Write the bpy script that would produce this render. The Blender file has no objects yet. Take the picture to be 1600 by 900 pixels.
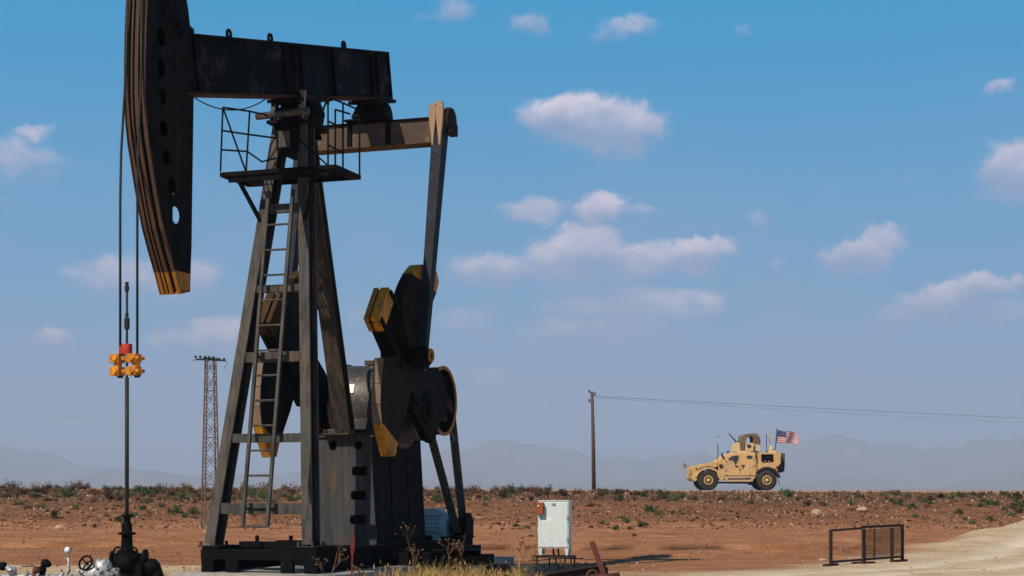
import bpy, bmesh, math, random
from mathutils import Vector, Matrix, noise
R = math.radians
random.seed(7)
C = bpy.context.scene.collection
S = bpy.context.scene

# ------------------------------------------------------------------ camera, sky, sun, exposure
H = 1.4                      # eye height above the flat ground (m)
F = 2550.0                   # focal length in photo pixels
cam = bpy.data.cameras.new("camera"); cam.sensor_width = 36; cam.lens = F / 1600 * 36
cam.shift_y = 315 / 1600
cam.clip_start = 0.3; cam.clip_end = 60000
co = bpy.data.objects.new("camera", cam); C.objects.link(co)
co.location = (0, 0, H); co.rotation_euler = (R(90), 0, 0)
S.camera = co

SUN_A, SUN_EL = 40, 46       # the sun stands behind the camera's left shoulder
sdir = Vector((-math.sin(R(SUN_A)) * math.cos(R(SUN_EL)), -math.cos(R(SUN_A)) * math.cos(R(SUN_EL)), math.sin(R(SUN_EL))))
sl = bpy.data.lights.new("sun", 'SUN'); sl.energy = 5.0; sl.angle = R(0.53); sl.color = (1, 0.87, 0.70)
so = bpy.data.objects.new("sun", sl); C.objects.link(so); so.location = (0, 0, 50)
so.rotation_euler = sdir.to_track_quat('Z', 'Y').to_euler()

W = bpy.data.worlds.new("World"); S.world = W; W.use_nodes = True
SKY_STR = 0.055

def build_world():
    nt = W.node_tree; N = nt.nodes; L = nt.links
    N.clear()
    out = N.new('ShaderNodeOutputWorld'); bg = N.new('ShaderNodeBackground'); bg.inputs[1].default_value = SKY_STR
    L.new(bg.outputs[0], out.inputs[0])
    sky = N.new('ShaderNodeTexSky'); sky.sky_type = 'NISHITA'; sky.sun_disc = False
    sky.sun_elevation = R(SUN_EL); sky.sun_rotation = math.atan2(sdir.x, sdir.y)
    sky.air_density = 1.0; sky.dust_density = 0.6; sky.ozone_density = 2.2; sky.altitude = 300
    def m(op, a, b=None, c=None, clamp=False):
        n = N.new('ShaderNodeMath'); n.operation = op; n.use_clamp = clamp
        for i, x in enumerate((a, b, c)):
            if x is None: continue
            if isinstance(x, (int, float)): n.inputs[i].default_value = x
            else: L.new(x, n.inputs[i])
        return n.outputs[0]
    def mix(f, a, b):
        n = N.new('ShaderNodeMix'); n.data_type = 'RGBA'
        for i, x in ((0, f), (6, a), (7, b)):
            if isinstance(x, (int, float)): n.inputs[i].default_value = x
            elif isinstance(x, tuple): n.inputs[i].default_value = (*x, 1)
            else: L.new(x, n.inputs[i])
        return n.outputs[2]
    def ss(x, a, b):
        n = N.new('ShaderNodeMapRange'); n.interpolation_type = 'SMOOTHSTEP'
        n.inputs[1].default_value = a; n.inputs[2].default_value = b; L.new(x, n.inputs[0]); return n.outputs[0]
    tc = N.new('ShaderNodeTexCoord'); sp = N.new('ShaderNodeSeparateXYZ'); L.new(tc.outputs['Generated'], sp.inputs[0])
    az = m('ARCTAN2', sp.outputs[0], sp.outputs[1]); el = m('ARCSINE', sp.outputs[2])
    # colour of the air: deep blue overhead, grey lavender dust towards the horizon
    tint = N.new('ShaderNodeMix'); tint.data_type = 'RGBA'; tint.blend_type = 'MULTIPLY'; tint.inputs[0].default_value = 1
    L.new(sky.outputs[0], tint.inputs[6]); tint.inputs[7].default_value = TINT
    e0 = m('MAXIMUM', el, 0)
    up = ss(e0, 0.0, 0.33)
    hz = m('POWER', m('SUBTRACT', 1.0, up), 1.6)
    low = mix(ss(e0, 0.0, 0.13), HAZE, SKYMID); low = mix(ss(e0, 0.07, 0.30), low, SKYTOP)
    air = mix(ss(e0, 0.30, 0.75), low, tint.outputs[2])
    # clouds, each one a direction in the sky with a width, a height and a weight
    cl = [(905,176,58,24,1.2),(918,186,75,26,1.0),(975,196,50,30,1.05),(852,180,36,16,.9),(950,216,40,16,.8),
          (822,30,22,15,.8),(838,42,20,13,.75),(985,38,42,18,.6),(950,50,34,14,.45),(712,12,30,15,.7),(672,20,34,10,.45),
          (1572,268,36,26,1.15),(1600,248,36,28,1.2),(834,324,44,15,.95),(928,330,30,16,.9),(944,318,28,16,1.0),(996,328,36,14,.5),
          (918,376,46,24,1.1),(888,394,54,24,.95),(990,402,66,22,.95),(1072,396,46,18,1.1),(1098,384,34,15,1.1),(765,420,50,22,.95),(730,432,30,18,.5),(900,424,130,24,.7),
          (985,468,110,24,.85),(950,514,120,24,.72),(1108,474,20,14,.85),(1076,492,34,13,.7),(905,484,40,14,.5),
          (728,492,42,17,.62),(745,516,36,13,.5),(1376,374,30,20,1.1),(1348,392,42,20,1.0),(1316,402,36,20,.9),(1350,412,50,14,.6),
          (1522,438,26,15,1.15),(1562,444,34,11,1.05),(1494,454,38,16,1.05),(1462,470,44,16,1.0),(1420,488,50,15,.8),(1390,504,50,12,.6),(1545,480,80,24,.62),(1480,500,90,16,.5),
          (1182,338,15,17,.55),(1218,410,9,11,.75),(1290,302,14,9,.4),(1560,134,20,11,.6),(1195,300,10,5,.3),(1400,275,36,5,.4),(1420,548,40,12,.4),(1568,556,28,9,.45),
          (1180,546,90,14,.4),(745,584,90,15,.45),(880,590,90,12,.35),(48,206,28,12,.7),(20,240,50,26,.7),(60,250,40,26,.6),(130,256,46,12,.4),(10,310,40,10,.35),
          (185,424,66,22,.8),(300,424,40,24,.85),(240,450,110,18,.55),(340,512,46,22,.9),(280,532,44,16,.75),(360,540,60,14,.5),(85,524,32,13,.85),(60,536,30,8,.5),(560,486,30,18,.45),(560,560,90,14,.35),(1158,46,22,13,.4),(30,700,90,10,.35)]
    nz = N.new('ShaderNodeTexNoise'); nz.inputs['Scale'].default_value = 26; nz.inputs['Detail'].default_value = 9
    nz.inputs['Roughness'].default_value = 0.62
    nz2 = N.new('ShaderNodeTexNoise'); nz2.inputs['Scale'].default_value = 9; nz2.inputs['Detail'].default_value = 3
    st = N.new('ShaderNodeVectorMath'); st.operation = 'MULTIPLY'; st.inputs[1].default_value = (1, 1, 1.7)
    L.new(tc.outputs['Generated'], st.inputs[0])
    L.new(st.outputs[0], nz.inputs['Vector']); L.new(tc.outputs['Generated'], nz2.inputs['Vector'])
    nz3 = N.new('ShaderNodeTexNoise'); nz3.inputs['Scale'].default_value = 75; nz3.inputs['Detail'].default_value = 7; nz3.inputs['Roughness'].default_value = 0.6
    L.new(tc.outputs['Generated'], nz3.inputs['Vector'])
    s3 = N.new('ShaderNodeSeparateColor'); L.new(nz3.outputs['Color'], s3.inputs[0])
    wx = m('MULTIPLY_ADD', s3.outputs[0], 0.026, -0.013); wy = m('MULTIPLY_ADD', s3.outputs[1], 0.018, -0.009)
    azw = m('ADD', az, wx); elw = m('ADD', el, wy)
    tot = None; top = None
    for (px, py, rx, ry, w) in cl:
        a = math.atan((px - 800) / F); b = math.atan((765 - py) / F * math.cos(a)); rx *= 1.28; ry *= 1.38
        vx = m('MULTIPLY_ADD', azw, F / rx, -a * F / rx)
        vy = m('MULTIPLY_ADD', elw, F / ry, -b * F / ry)
        va = m('MULTIPLY_ADD', m('ABSOLUTE', vy), 1.05, m('MULTIPLY', vy, 0.25))
        d2 = m('MULTIPLY_ADD', vx, vx, m('MULTIPLY', va, va))
        g = m('MULTIPLY', m('POWER', math.exp(-0.9), d2), w)
        t_ = m('MULTIPLY', g, vy)
        tot = g if tot is None else m('SMOOTH_MAX', tot, g, 0.15)
        top = t_ if top is None else m('ADD', top, t_)
    c0 = tot; up_ = m('DIVIDE', top, m('ADD', tot, 0.15))
    nn = m('MULTIPLY_ADD', m('SUBTRACT', nz.outputs[0], 0.5), 1.5, 0.0)
    dens = ss(m('ADD', c0, m('MULTIPLY', nn, m('MULTIPLY_ADD', c0, 0.72, 0.06))), 0.23, 0.80)
    lit = m('ADD', m('MULTIPLY', up_, 0.42), m('MULTIPLY', nn, 0.9))
    lit = ss(lit, -0.55, 0.75)
    ccol = mix(lit, CLOUD_LO, CLOUD_HI)
    veil = m('MULTIPLY', ss(nz2.outputs[0], 0.45, 0.75), m('MULTIPLY', hz, 0.35))
    base = mix(veil, air, VEIL)
    fin = mix(m('MULTIPLY', dens, m('MULTIPLY_ADD', lit, 0.36, 0.55)), base, ccol)
    L.new(fin, bg.inputs[0])
k = 1 / SKY_STR
TINT = (0.5, 0.85, 0.85, 1)
HAZE = (0.30 * k, 0.35 * k, 0.54 * k)
SKYMID = (0.14 * k, 0.335 * k, 0.57 * k)
SKYTOP = (0.002 * k, 0.27 * k, 0.55 * k)
VEIL = (0.32 * k, 0.32 * k, 0.45 * k)
CLOUD_LO = (0.34 * k, 0.345 * k, 0.50 * k)
CLOUD_HI = (0.74 * k, 0.66 * k, 0.74 * k)
build_world()
vs = S.view_settings; vs.view_transform = 'Standard'; vs.look = 'None'; vs.exposure = 0.2; vs.gamma = 1; vs.use_curve_mapping = False

# ------------------------------------------------------------------ materials
def new_mat(name):
    m = bpy.data.materials.new(name); m.use_nodes = True
    nt = m.node_tree; return m, nt.nodes, nt.links, nt.nodes['Principled BSDF']

def ramp(N, L, src, stops):
    r = N.new('ShaderNodeValToRGB'); e = r.color_ramp.elements
    while len(e) < len(stops): e.new(0.5)
    for i, (p, c) in enumerate(stops): e[i].position = p; e[i].color = (*c, 1) if len(c) == 3 else c
    L.new(src, r.inputs[0]); return r.outputs[0]

def noise_tex(N, L, scale, detail=6, rough=0.6, co=None, stretch=None):
    n = N.new('ShaderNodeTexNoise'); n.inputs['Scale'].default_value = scale
    n.inputs['Detail'].default_value = detail; n.inputs['Roughness'].default_value = rough
    if co is None:
        t = N.new('ShaderNodeTexCoord'); co = t.outputs['Object']
    if stretch:
        v = N.new('ShaderNodeVectorMath'); v.operation = 'MULTIPLY'; v.inputs[1].default_value = stretch
        L.new(co, v.inputs[0]); co = v.outputs[0]
    L.new(co, n.inputs['Vector']); return n.outputs[0]

def mixc(N, L, f, a, b, mode='MIX'):
    n = N.new('ShaderNodeMix'); n.data_type = 'RGBA'; n.blend_type = mode
    for i, x in ((0, f), (6, a), (7, b)):
        if isinstance(x, (int, float)): n.inputs[i].default_value = x
        elif isinstance(x, tuple): n.inputs[i].default_value = (*x, 1)
        else: L.new(x, n.inputs[i])
    return n.outputs[2]

def worn(name, c1, c2, c3, rough=0.65, metal=0.0, scale=3.0, rust=0.62, stretch=(1, 1, .35), bump=0.15, spec=0.3, streak=0.0, scol=(.16, .085, .045)):
    """painted metal: base tone c1 with blotches c2 and worn or rusty patches c3"""
    m, N, L, B = new_mat(name)
    a = noise_tex(N, L, scale, 7, 0.65, stretch=stretch)
    b = noise_tex(N, L, scale * 2.3, 9, 0.72)
    d = noise_tex(N, L, scale * 14, 4, 0.6)
    c = mixc(N, L, ramp(N, L, a, [(0.35, (0, 0, 0)), (0.68, (1, 1, 1))]), c1, c2)
    c = mixc(N, L, ramp(N, L, b, [(rust, (0, 0, 0)), (rust + 0.07, (1, 1, 1))]), c, c3)
    c = mixc(N, L, 0.45, c, ramp(N, L, d, [(0.3, (.55, .55, .55)), (0.7, (1, 1, 1))]), 'MULTIPLY')
    if streak:
        e1 = noise_tex(N, L, 9, 5, .6, stretch=(1, 1, .09)); e2 = noise_tex(N, L, 1.7, 3, .5)
        mk = mixc(N, L, 1.0, ramp(N, L, e1, [(.52, (0, 0, 0)), (.66, (1, 1, 1))]), ramp(N, L, e2, [(.42, (0, 0, 0)), (.62, (streak,) * 3)]), 'MULTIPLY')
        c = mixc(N, L, mk, c, scol)
        e3 = noise_tex(N, L, 14, 4, .6, stretch=(1, 1, .12))
        c = mixc(N, L, min(1, streak), c, ramp(N, L, e3, [(.38, (.35, .35, .37)), (.55, (1, 1, 1))]), 'MULTIPLY')
    L.new(c, B.inputs['Base Color'])
    r = ramp(N, L, b, [(0.3, (rough - .15,) * 3), (0.75, (min(1, rough + .2),) * 3)]); L.new(r, B.inputs['Roughness'])
    B.inputs['Metallic'].default_value = metal; B.inputs['Specular IOR Level'].default_value = spec
    bp = N.new('ShaderNodeBump'); bp.inputs['Strength'].default_value = bump; bp.inputs['Distance'].default_value = 0.02
    L.new(d, bp.inputs['Height']); L.new(bp.outputs[0], B.inputs['Normal'])
    return m

M = {}
M['leg'] = worn('grey_leg_paint', (.082, .077, .070), (.05, .048, .046), (.13, .10, .075), rust=.66, spec=.15, streak=.7)
M['black'] = worn('black_paint', (.004, .0043, .006), (.007, .0065, .007), (.03, .024, .022), rust=.62, scale=1.6, spec=.04)
M['beam'] = worn('beam_paint', (.002, .0026, .006), (.003, .0035, .006), (.034, .030, .036), rust=.53, scale=.75, stretch=(1, 1, 1), spec=.04, streak=.25, scol=(.03, .03, .036))
M['ped'] = worn('pedestal_paint', (.062, .062, .064), (.036, .036, .038), (.11, .075, .05), rust=.68, stretch=(2.5, 2.5, .15), scale=3, spec=.15, streak=.4, scol=(.14, .08, .05))
M['eq'] = worn('equalizer_paint', (.095, .068, .05), (.05, .038, .032), (.22, .15, .10), rust=.58, scale=2.2, spec=.15)
M['brown'] = worn('rusty_brown_paint', (.10, .055, .036), (.055, .034, .026), (.15, .09, .06), rust=.6, stretch=(1, 1, .12), spec=.12)
M['tan'] = worn('bare_tan_steel', (.36, .25, .16), (.25, .16, .10), (.42, .34, .26), rust=.6, scale=5, spec=.2)
M['weight'] = worn('sunlit_weight_iron', (.22, .155, .105), (.13, .095, .075), (.09, .055, .04), rust=.62, scale=3, spec=.12)  # sunlit tone of the front rims put into the colour
M['yellow'] = worn('orange_yellow_paint', (.62, .27, .02), (.50, .19, .015), (.14, .06, .02), rust=.66, scale=4, streak=.6, scol=(.10, .05, .02))
M['dyellow'] = worn('dirty_yellow_paint', (.42, .18, .02), (.25, .10, .015), (.05, .03, .015), rust=.6, scale=4)
M['rust'] = worn('rust', (.13, .05, .035), (.07, .03, .025), (.2, .09, .05), rust=.58, scale=6, bump=.4, spec=.1)
M['rustdark'] = worn('dark_rust', (.05, .028, .024), (.03, .02, .018), (.11, .05, .035), rust=.6, scale=6, bump=.4, spec=.1)
M['gear'] = worn('gearbox_steel', (.075, .07, .068), (.04, .04, .044), (.26, .16, .09), rust=.58, scale=3, metal=.3, rough=.45)
M['cable'] = worn('greasy_cable', (.015, .014, .014), (.02, .018, .018), (.03, .02, .02))
M['belt'] = worn('belt_rubber', (.085, .085, .09), (.04, .04, .043), (.16, .16, .165), rust=.5, scale=12, stretch=(1, 1, 1))
M['red'] = worn('red_paint', (.60, .05, .02), (.5, .04, .02), (.25, .03, .02), rust=.68, streak=.7, scol=(.08, .03, .02))
M['orange'] = worn('orange_paint', (.70, .27, .02), (.62, .22, .02), (.2, .08, .02), rust=.67, scale=6, streak=.8, scol=(.09, .04, .02))
M['motor'] = worn('blue_grey_paint', (.40, .54, .62), (.32, .44, .5), (.12, .12, .12), rust=.64, scale=5)
M['white'] = worn('white_enamel', (.58, .66, .67), (.54, .62, .63), (.45, .48, .46), rust=.74, scale=3, bump=.03, rough=.45, streak=.12, scol=(.45, .38, .30))
M['silver'] = worn('silver_paint', (.55, .56, .57), (.34, .35, .37), (.04, .03, .028), rust=.50, scale=9, rough=.45, metal=.3)
M['boxred'] = worn('orange_brown_plastic', (.30, .07, .015), (.24, .055, .015), (.18, .045, .015))
M['concrete'] = worn('concrete', (.36, .34, .31), (.27, .25, .23), (.17, .15, .13), rust=.6, scale=5, bump=.5, rough=.9, stretch=(1, 1, 1))
M['wood'] = worn('pole_wood', (.10, .05, .035), (.06, .035, .028), (.16, .09, .06), stretch=(3, 3, .1))
M['lattice'] = worn('lattice_steel', (.17, .145, .125), (.06, .05, .045), (.24, .13, .09), rust=.5, scale=4)
M['desert'] = worn('desert_tan_paint', (.64, .41, .185), (.58, .365, .16), (.42, .26, .13), rust=.66, scale=2.2, rough=.75, bump=.05, spec=.15, streak=.22, scol=(.34, .22, .12))
M['desertdark'] = worn('dusty_dark_tan', (.30, .19, .10), (.2, .13, .08), (.12, .08, .06), rust=.6, scale=4)
M['tyre'] = worn('dusty_tyre', (.026, .022, .019), (.04, .032, .026), (.08, .06, .045), rust=.66, scale=5, rough=.9)
M['vblack'] = worn('dark_gear', (.018, .017, .016), (.03, .026, .022), (.07, .055, .04), rust=.62, scale=6)
M['camo'] = worn('camouflage_netting', (.12, .085, .06), (.30, .20, .13), (.03, .025, .022), rust=.53, scale=4, stretch=(1, 1, 1), bump=.8, rough=.95)
M['canvas'] = worn('dusty_canvas', (.11, .10, .085), (.07, .065, .06), (.16, .13, .1), rust=.6, scale=5, rough=.95)
M['cabwire'] = worn('overhead_wire', (.16, .16, .17), (.13, .13, .14), (.2, .2, .2))
M['palewire'] = worn('pale_overhead_wire', (.65, .62, .6), (.6, .58, .56), (.5, .5, .5))
for nm, c in (('fred', (.36, .02, .03)), ('fwhite', (.55, .50, .53)), ('fblue', (.012, .02, .09))):
    m_, N_, L_, B_ = new_mat('flag_' + nm); 
    t_ = noise_tex(N_, L_, 8, 3); L_.new(mixc(N_, L_, t_, c, tuple(x * .8 for x in c)), B_.inputs['Base Color']); B_.inputs['Roughness'].default_value = .85
    M[nm] = m_
m_, N_, L_, B_ = new_mat('dark_armoured_glass'); B_.inputs['Base Color'].default_value = (.02, .025, .025, 1); B_.inputs['Roughness'].default_value = .08
t_ = noise_tex(N_, L_, 3, 3); L_.new(ramp(N_, L_, t_, [(.3, (.012, .014, .014)), (.7, (.05, .05, .045))]), B_.inputs['Base Color']); M['glass'] = m_
m_, N_, L_, B_ = new_mat('name_plate_metal'); t_ = noise_tex(N_, L_, 30, 3); L_.new(ramp(N_, L_, t_, [(.3, (.5, .52, .52)), (.7, (.75, .78, .77))]), B_.inputs['Base Color']); M['plate'] = m_

def leafmat(name, a, b, trans=0.25):
    m, N, L, B = new_mat(name)
    oi = N.new('ShaderNodeObjectInfo'); g = N.new('ShaderNodeNewGeometry')
    n = noise_tex(N, L, 2.2, 4)
    mx = N.new('ShaderNodeMath'); mx.operation = 'MULTIPLY_ADD'; mx.inputs[1].default_value = .55; L.new(g.outputs['Random Per Island'], mx.inputs[0])
    m2 = N.new('ShaderNodeMath'); m2.operation = 'MULTIPLY_ADD'; m2.inputs[1].default_value = .45; m2.inputs[2].default_value = 0
    L.new(oi.outputs['Random'], m2.inputs[0]); L.new(m2.outputs[0], mx.inputs[2])
    L.new(mixc(N, L, mx.outputs[0], a, b), B.inputs['Base Color']); B.inputs['Roughness'].default_value = .8
    B.inputs['Specular IOR Level'].default_value = .1
    return m
M['green'] = leafmat('bush_leaves', (.035, .055, .02), (.10, .125, .045))
M['dry'] = leafmat('dry_scrub_twigs', (.05, .028, .019), (.17, .098, .062))
M['straw'] = leafmat('straw_tufts', (.26, .15, .085), (.48, .32, .20))
M['grass'] = leafmat('dry_grass_blades', (.22, .135, .045), (.46, .32, .13))
M['weed'] = leafmat('dead_weed_stalks', (.10, .055, .03), (.25, .15, .08))
M['stone'] = worn('field_stone', (.45, .31, .2), (.34, .22, .14), (.52, .42, .32), rust=.55, scale=5, bump=.5, rough=.95)

# ------------------------------------------------------------------ helpers
def tag(o, label=None, cat=None, group=None, kind=None):
    if label: o['label'] = label
    if cat: o['category'] = cat
    if group: o['group'] = group
    if kind: o['kind'] = kind
    return o

def empty(name, loc, rz=0.0, **kw):
    o = bpy.data.objects.new(name, None); C.objects.link(o); o.location = loc; o.rotation_euler = (0, 0, rz)
    o.empty_display_size = .3
    return tag(o, **kw)

class MB:
    """collects shapes and links them as ONE mesh object"""
    def __init__(s): s.v = []; s.f = []; s.mi = []; s.sm = []
    def add(s, vs, fs, mi=0, smooth=False):
        b = len(s.v); s.v += [tuple(x) for x in vs]
        for f in fs: s.f.append([b + i for i in f]); s.mi.append(mi); s.sm.append(smooth)
    def hexa(s, p, mi=0):    # p: 8 points, bottom ring then top ring
        s.add(p, [(3, 2, 1, 0), (4, 5, 6, 7), (0, 1, 5, 4), (1, 2, 6, 5), (2, 3, 7, 6), (3, 0, 4, 7)], mi)
    def box(s, a, b, mi=0):
        (x0, y0, z0), (x1, y1, z1) = [(min(p, q)) for p, q in zip(a, b)], [(max(p, q)) for p, q in zip(a, b)]
        s.hexa([(x0, y0, z0), (x1, y0, z0), (x1, y1, z0), (x0, y1, z0), (x0, y0, z1), (x1, y0, z1), (x1, y1, z1), (x0, y1, z1)], mi)
    def bar(s, p0, p1, w, d, wdir=(0, 1, 0), mi=0, w1=None, d1=None):
        """beam from p0 to p1, w wide along wdir, d deep across it; w1, d1 at the far end"""
        p0 = Vector(p0); p1 = Vector(p1); t = (p1 - p0).normalized(); x = Vector(wdir); x = (x - t * x.dot(t)).normalized(); y = t.cross(x)
        w1 = w if w1 is None else w1; d1 = d if d1 is None else d1
        r = lambda p, w, d: [p - x * w / 2 - y * d / 2, p + x * w / 2 - y * d / 2, p + x * w / 2 + y * d / 2, p - x * w / 2 + y * d / 2]
        s.hexa(r(p0, w, d) + r(p1, w1, d1), mi)
    def ibeam(s, p0, p1, w, d, wdir=(0, 1, 0), tf=.025, tw=.02, mi=0):
        p0 = Vector(p0); p1 = Vector(p1); t = (p1 - p0).normalized(); x = Vector(wdir); x = (x - t * x.dot(t)).normalized(); y = t.cross(x)
        for k in (-1, 1): s.bar(p0 + y * k * (d / 2 - tf / 2), p1 + y * k * (d / 2 - tf / 2), w, tf, x, mi)
        s.bar(p0, p1, tw, d - 2 * tf - .002, x, mi)
    def tube(s, pts, r, n=8, mi=0, r1=None, closed=False):
        pts = [Vector(p) for p in pts]; K = len(pts); rings = []
        up = None
        for i, p in enumerate(pts):
            if closed: t = pts[(i + 1) % K] - pts[i - 1]
            else: t = pts[min(i + 1, K - 1)] - pts[max(i - 1, 0)]
            t.normalize()
            if up is None: up = t.orthogonal().normalized()
            up = (up - t * up.dot(t)).normalized(); w = t.cross(up)
            rr = r if r1 is None else r + (r1 - r) * i / max(1, K - 1)
            rings.append([p + (up * math.cos(2 * math.pi * j / n) + w * math.sin(2 * math.pi * j / n)) * rr for j in range(n)])
        vs = [q for ring in rings for q in ring]; fs = []
        for i in range(K if closed else K - 1):
            for j in range(n):
                a = i * n + j; b = i * n + (j + 1) % n; c = ((i + 1) % K) * n + (j + 1) % n; d = ((i + 1) % K) * n + j
                fs.append((a, b, c, d))
        if not closed: fs += [tuple(range(n))[::-1], tuple((K - 1) * n + j for j in range(n))]
        s.add(vs, fs, mi, n >= 8)
    def lathe(s, p, axis, prof, n=20, mi=0):
        """prof: (distance along axis, radius) pairs"""
        p = Vector(p); a = Vector(axis).normalized(); x = a.orthogonal().normalized(); y = a.cross(x); vs = []; fs = []
        for (t, r) in prof:
            for j in range(n):
                g = 2 * math.pi * j / n; vs.append(p + a * t + (x * math.cos(g) + y * math.sin(g)) * max(r, .0005))
        for i in range(len(prof) - 1):
            for j in range(n): fs.append((i * n + j, i * n + (j + 1) % n, (i + 1) * n + (j + 1) % n, (i + 1) * n + j))
        fs += [tuple(range(n))[::-1], tuple((len(prof) - 1) * n + j for j in range(n))]
        s.add(vs, fs, mi, n > 8)
    def ring(s, p, axis, R_, r, n=24, k=8, mi=0):
        p = Vector(p); a = Vector(axis).normalized(); x = a.orthogonal().normalized(); y = a.cross(x)
        s.tube([p + (x * math.cos(2 * math.pi * j / n) + y * math.sin(2 * math.pi * j / n)) * R_ for j in range(n)], r, k, mi, closed=True)
    def prism(s, pts, off, mi=0):
        """extrude a 3-D polygon by the vector off"""
        n = len(pts); off = Vector(off); a = [Vector(p) for p in pts]
        s.add(a + [p + off for p in a], [tuple(range(n))[::-1], tuple(range(n, 2 * n))] + [(i, (i + 1) % n, n + (i + 1) % n, n + i) for i in range(n)], mi)
    def ball(s, c, r, n=10, mi=0, sq=(1, 1, 1)):
        vs = []; fs = []; c = Vector(c); k = n // 2 + 1
        for i in range(k):
            ph = math.pi * i / (k - 1)
            for j in range(n):
                th = 2 * math.pi * j / n; rr = max(math.sin(ph), .002)
                vs.append(c + Vector((rr * math.cos(th) * sq[0], rr * math.sin(th) * sq[1], math.cos(ph) * sq[2])) * r)
        for i in range(k - 1):
            for j in range(n): fs.append((i * n + j, (i + 1) * n + j, (i + 1) * n + (j + 1) % n, i * n + (j + 1) % n))
        s.add(vs, fs, mi, True)
    def build(s, name, mats, parent=None, bevel=0, fix=True):
        me = bpy.data.meshes.new(name); me.from_pydata(s.v, [], s.f)
        if not isinstance(mats, (list, tuple)): mats = [mats]
        for m in mats: me.materials.append(m)
        me.polygons.foreach_set('material_index', s.mi); me.polygons.foreach_set('use_smooth', s.sm)
        if fix:
            bm = bmesh.new(); bm.from_mesh(me); bmesh.ops.recalc_face_normals(bm, faces=bm.faces); bm.to_mesh(me); bm.free()
        me.update()
        o = bpy.data.objects.new(name, me); C.objects.link(o)
        if parent: o.parent = parent
        if bevel:
            b = o.modifiers.new('edge', 'BEVEL'); b.width = bevel; b.segments = 2; b.limit_method = 'ANGLE'; b.angle_limit = R(50)
        return o

def plate_with_holes(mb, outline, holes, to3, off, mi=0):
    """flat plate from a 2-D outline with 2-D holes; to3 maps (a,b) to 3-D, off is the thickness vector"""
    cu = bpy.data.curves.new('tmp', 'CURVE'); cu.dimensions = '2D'; cu.fill_mode = 'BOTH'
    for pl in [outline] + holes:
        sp = cu.splines.new('POLY'); sp.points.add(len(pl) - 1)
        for p, q in zip(sp.points, pl): p.co = (q[0], q[1], 0, 1)
        sp.use_cyclic_u = True
    ob = bpy.data.objects.new('tmp', cu); C.objects.link(ob)
    me = bpy.data.meshes.new_from_object(ob)
    vs = [to3(v.co.x, v.co.y) for v in me.vertices]; off = Vector(off)
    vs2 = [Vector(v) + off for v in vs]
    mb.add(vs, [tuple(p.vertices) for p in me.polygons], mi); mb.add(vs2, [tuple(p.vertices)[::-1] for p in me.polygons], mi)
    for pl in [outline] + holes:
        a = [Vector(to3(*q)) for q in pl]; n = len(a)
        mb.add(a + [p + off for p in a], [(i, (i + 1) % n, n + (i + 1) % n, n + i) for i in range(n)], mi)
    bpy.data.objects.remove(ob); bpy.data.curves.remove(cu); bpy.data.meshes.remove(me)

def copy_tree(o, parent=None):
    c = o.copy(); C.objects.link(c); c.parent = parent
    for ch in list(o.children): copy_tree(ch, c)
    return c

def lerp_tab(t, x):
    if x <= t[0][0]: return t[0][1]
    for (a, b), (c, d) in zip(t, t[1:]):
        if x <= c: return b + (d - b) * (x - a) / (c - a)
    return t[-1][1]
def sst(x, a, b):
    x = min(1, max(0, (x - a) / (b - a))); return x * x * (3 - 2 * x)

# ------------------------------------------------------------------ ground
BANK = [(50, 0), (56, .03), (60, .12), (66, .33), (80, .80), (90, 1.08), (98, 1.20), (104, 1.27), (113, 1.29), (122, 1.05), (200, .6), (9000, .2)]
RAMPZ = [(33, 0), (38, .08), (42, .25), (48, .62), (60, 1.08), (75, 1.25), (110, 1.33)]
RAMPX = [(10, -2.5), (26.5, 2.2), (29, 4.9), (32, 6.4), (34.6, 8.0), (42, 11.3), (48, 14.8), (60, 23), (75, 36), (110, 62)]
def fbm(x, y, s, o=4): return noise.fractal(Vector((x * s, y * s, 3.1)), 0.9, 2.0, o)
def ramp_in(x, y): return sst(x - lerp_tab(RAMPX, y) + fbm(x, y, .35, 3) * .5, -0.7, 0.9) * (1 - sst(y, 105, 112))
def gz(x, y):
    """height of the ground (m)"""
    yw = y + (2.4 * noise.noise(Vector((x / 11, 0.3, 0))) + 1.2 * noise.noise(Vector((x / 4, 5, 0)))) * sst(y, 50, 58) * (1 - sst(y, 90, 102))
    z = lerp_tab(BANK, yw)
    bankness = sst(y, 52, 62) * (1 - sst(y, 98, 104))
    if 20 < y < 140:
        z += fbm(x * .6, y, 1.3) * (.016 + .075 * bankness) + fbm(x * .5, y, .35, 3) * (.015 + .07 * bankness)
        for (gy, x0, x1, dep) in ((38.6, -3, 14, .10), (36.2, 5, 11, .05), (39.9, -14, -9, .10), (33.5, 1.5, 7, .04), (45, -30, 20, .05), (42.6, -22, 4, .035)):
            g = gy + .35 * noise.noise(Vector((x / 2.2, gy, 0)))
            z += 1.5 * dep * (math.exp(-((y - g - .33) / .3) ** 2) - math.exp(-((y - g) / .28) ** 2)) * sst(x, x0 - 1, x0 + 1) * (1 - sst(x, x1 - 1, x1 + 1))
    z += sst(y, 60, 100) * (1 - sst(y, 130, 600)) * -.0041 * (max(-60, min(60, x)) - 14)
    r = ramp_in(x, y) if x > 0 else 0
    if r > 0:
        d = x - lerp_tab(RAMPX, y) + .4 * noise.noise(Vector((y / 6, 2, 0)))
        rut = sum(.05 * math.exp(-((d - rc) / .28) ** 2) - .025 * math.exp(-((d - rc - .5) / .22) ** 2) for rc in (2.2, 3.9, 6.4, 8.1))
    if r > 0: z = z * (1 - r) + max(z, lerp_tab(RAMPZ, y) + fbm(x, y, .5, 3) * .035 + fbm(x, y, 2.1, 3) * .012 - rut) * r
    return z
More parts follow.
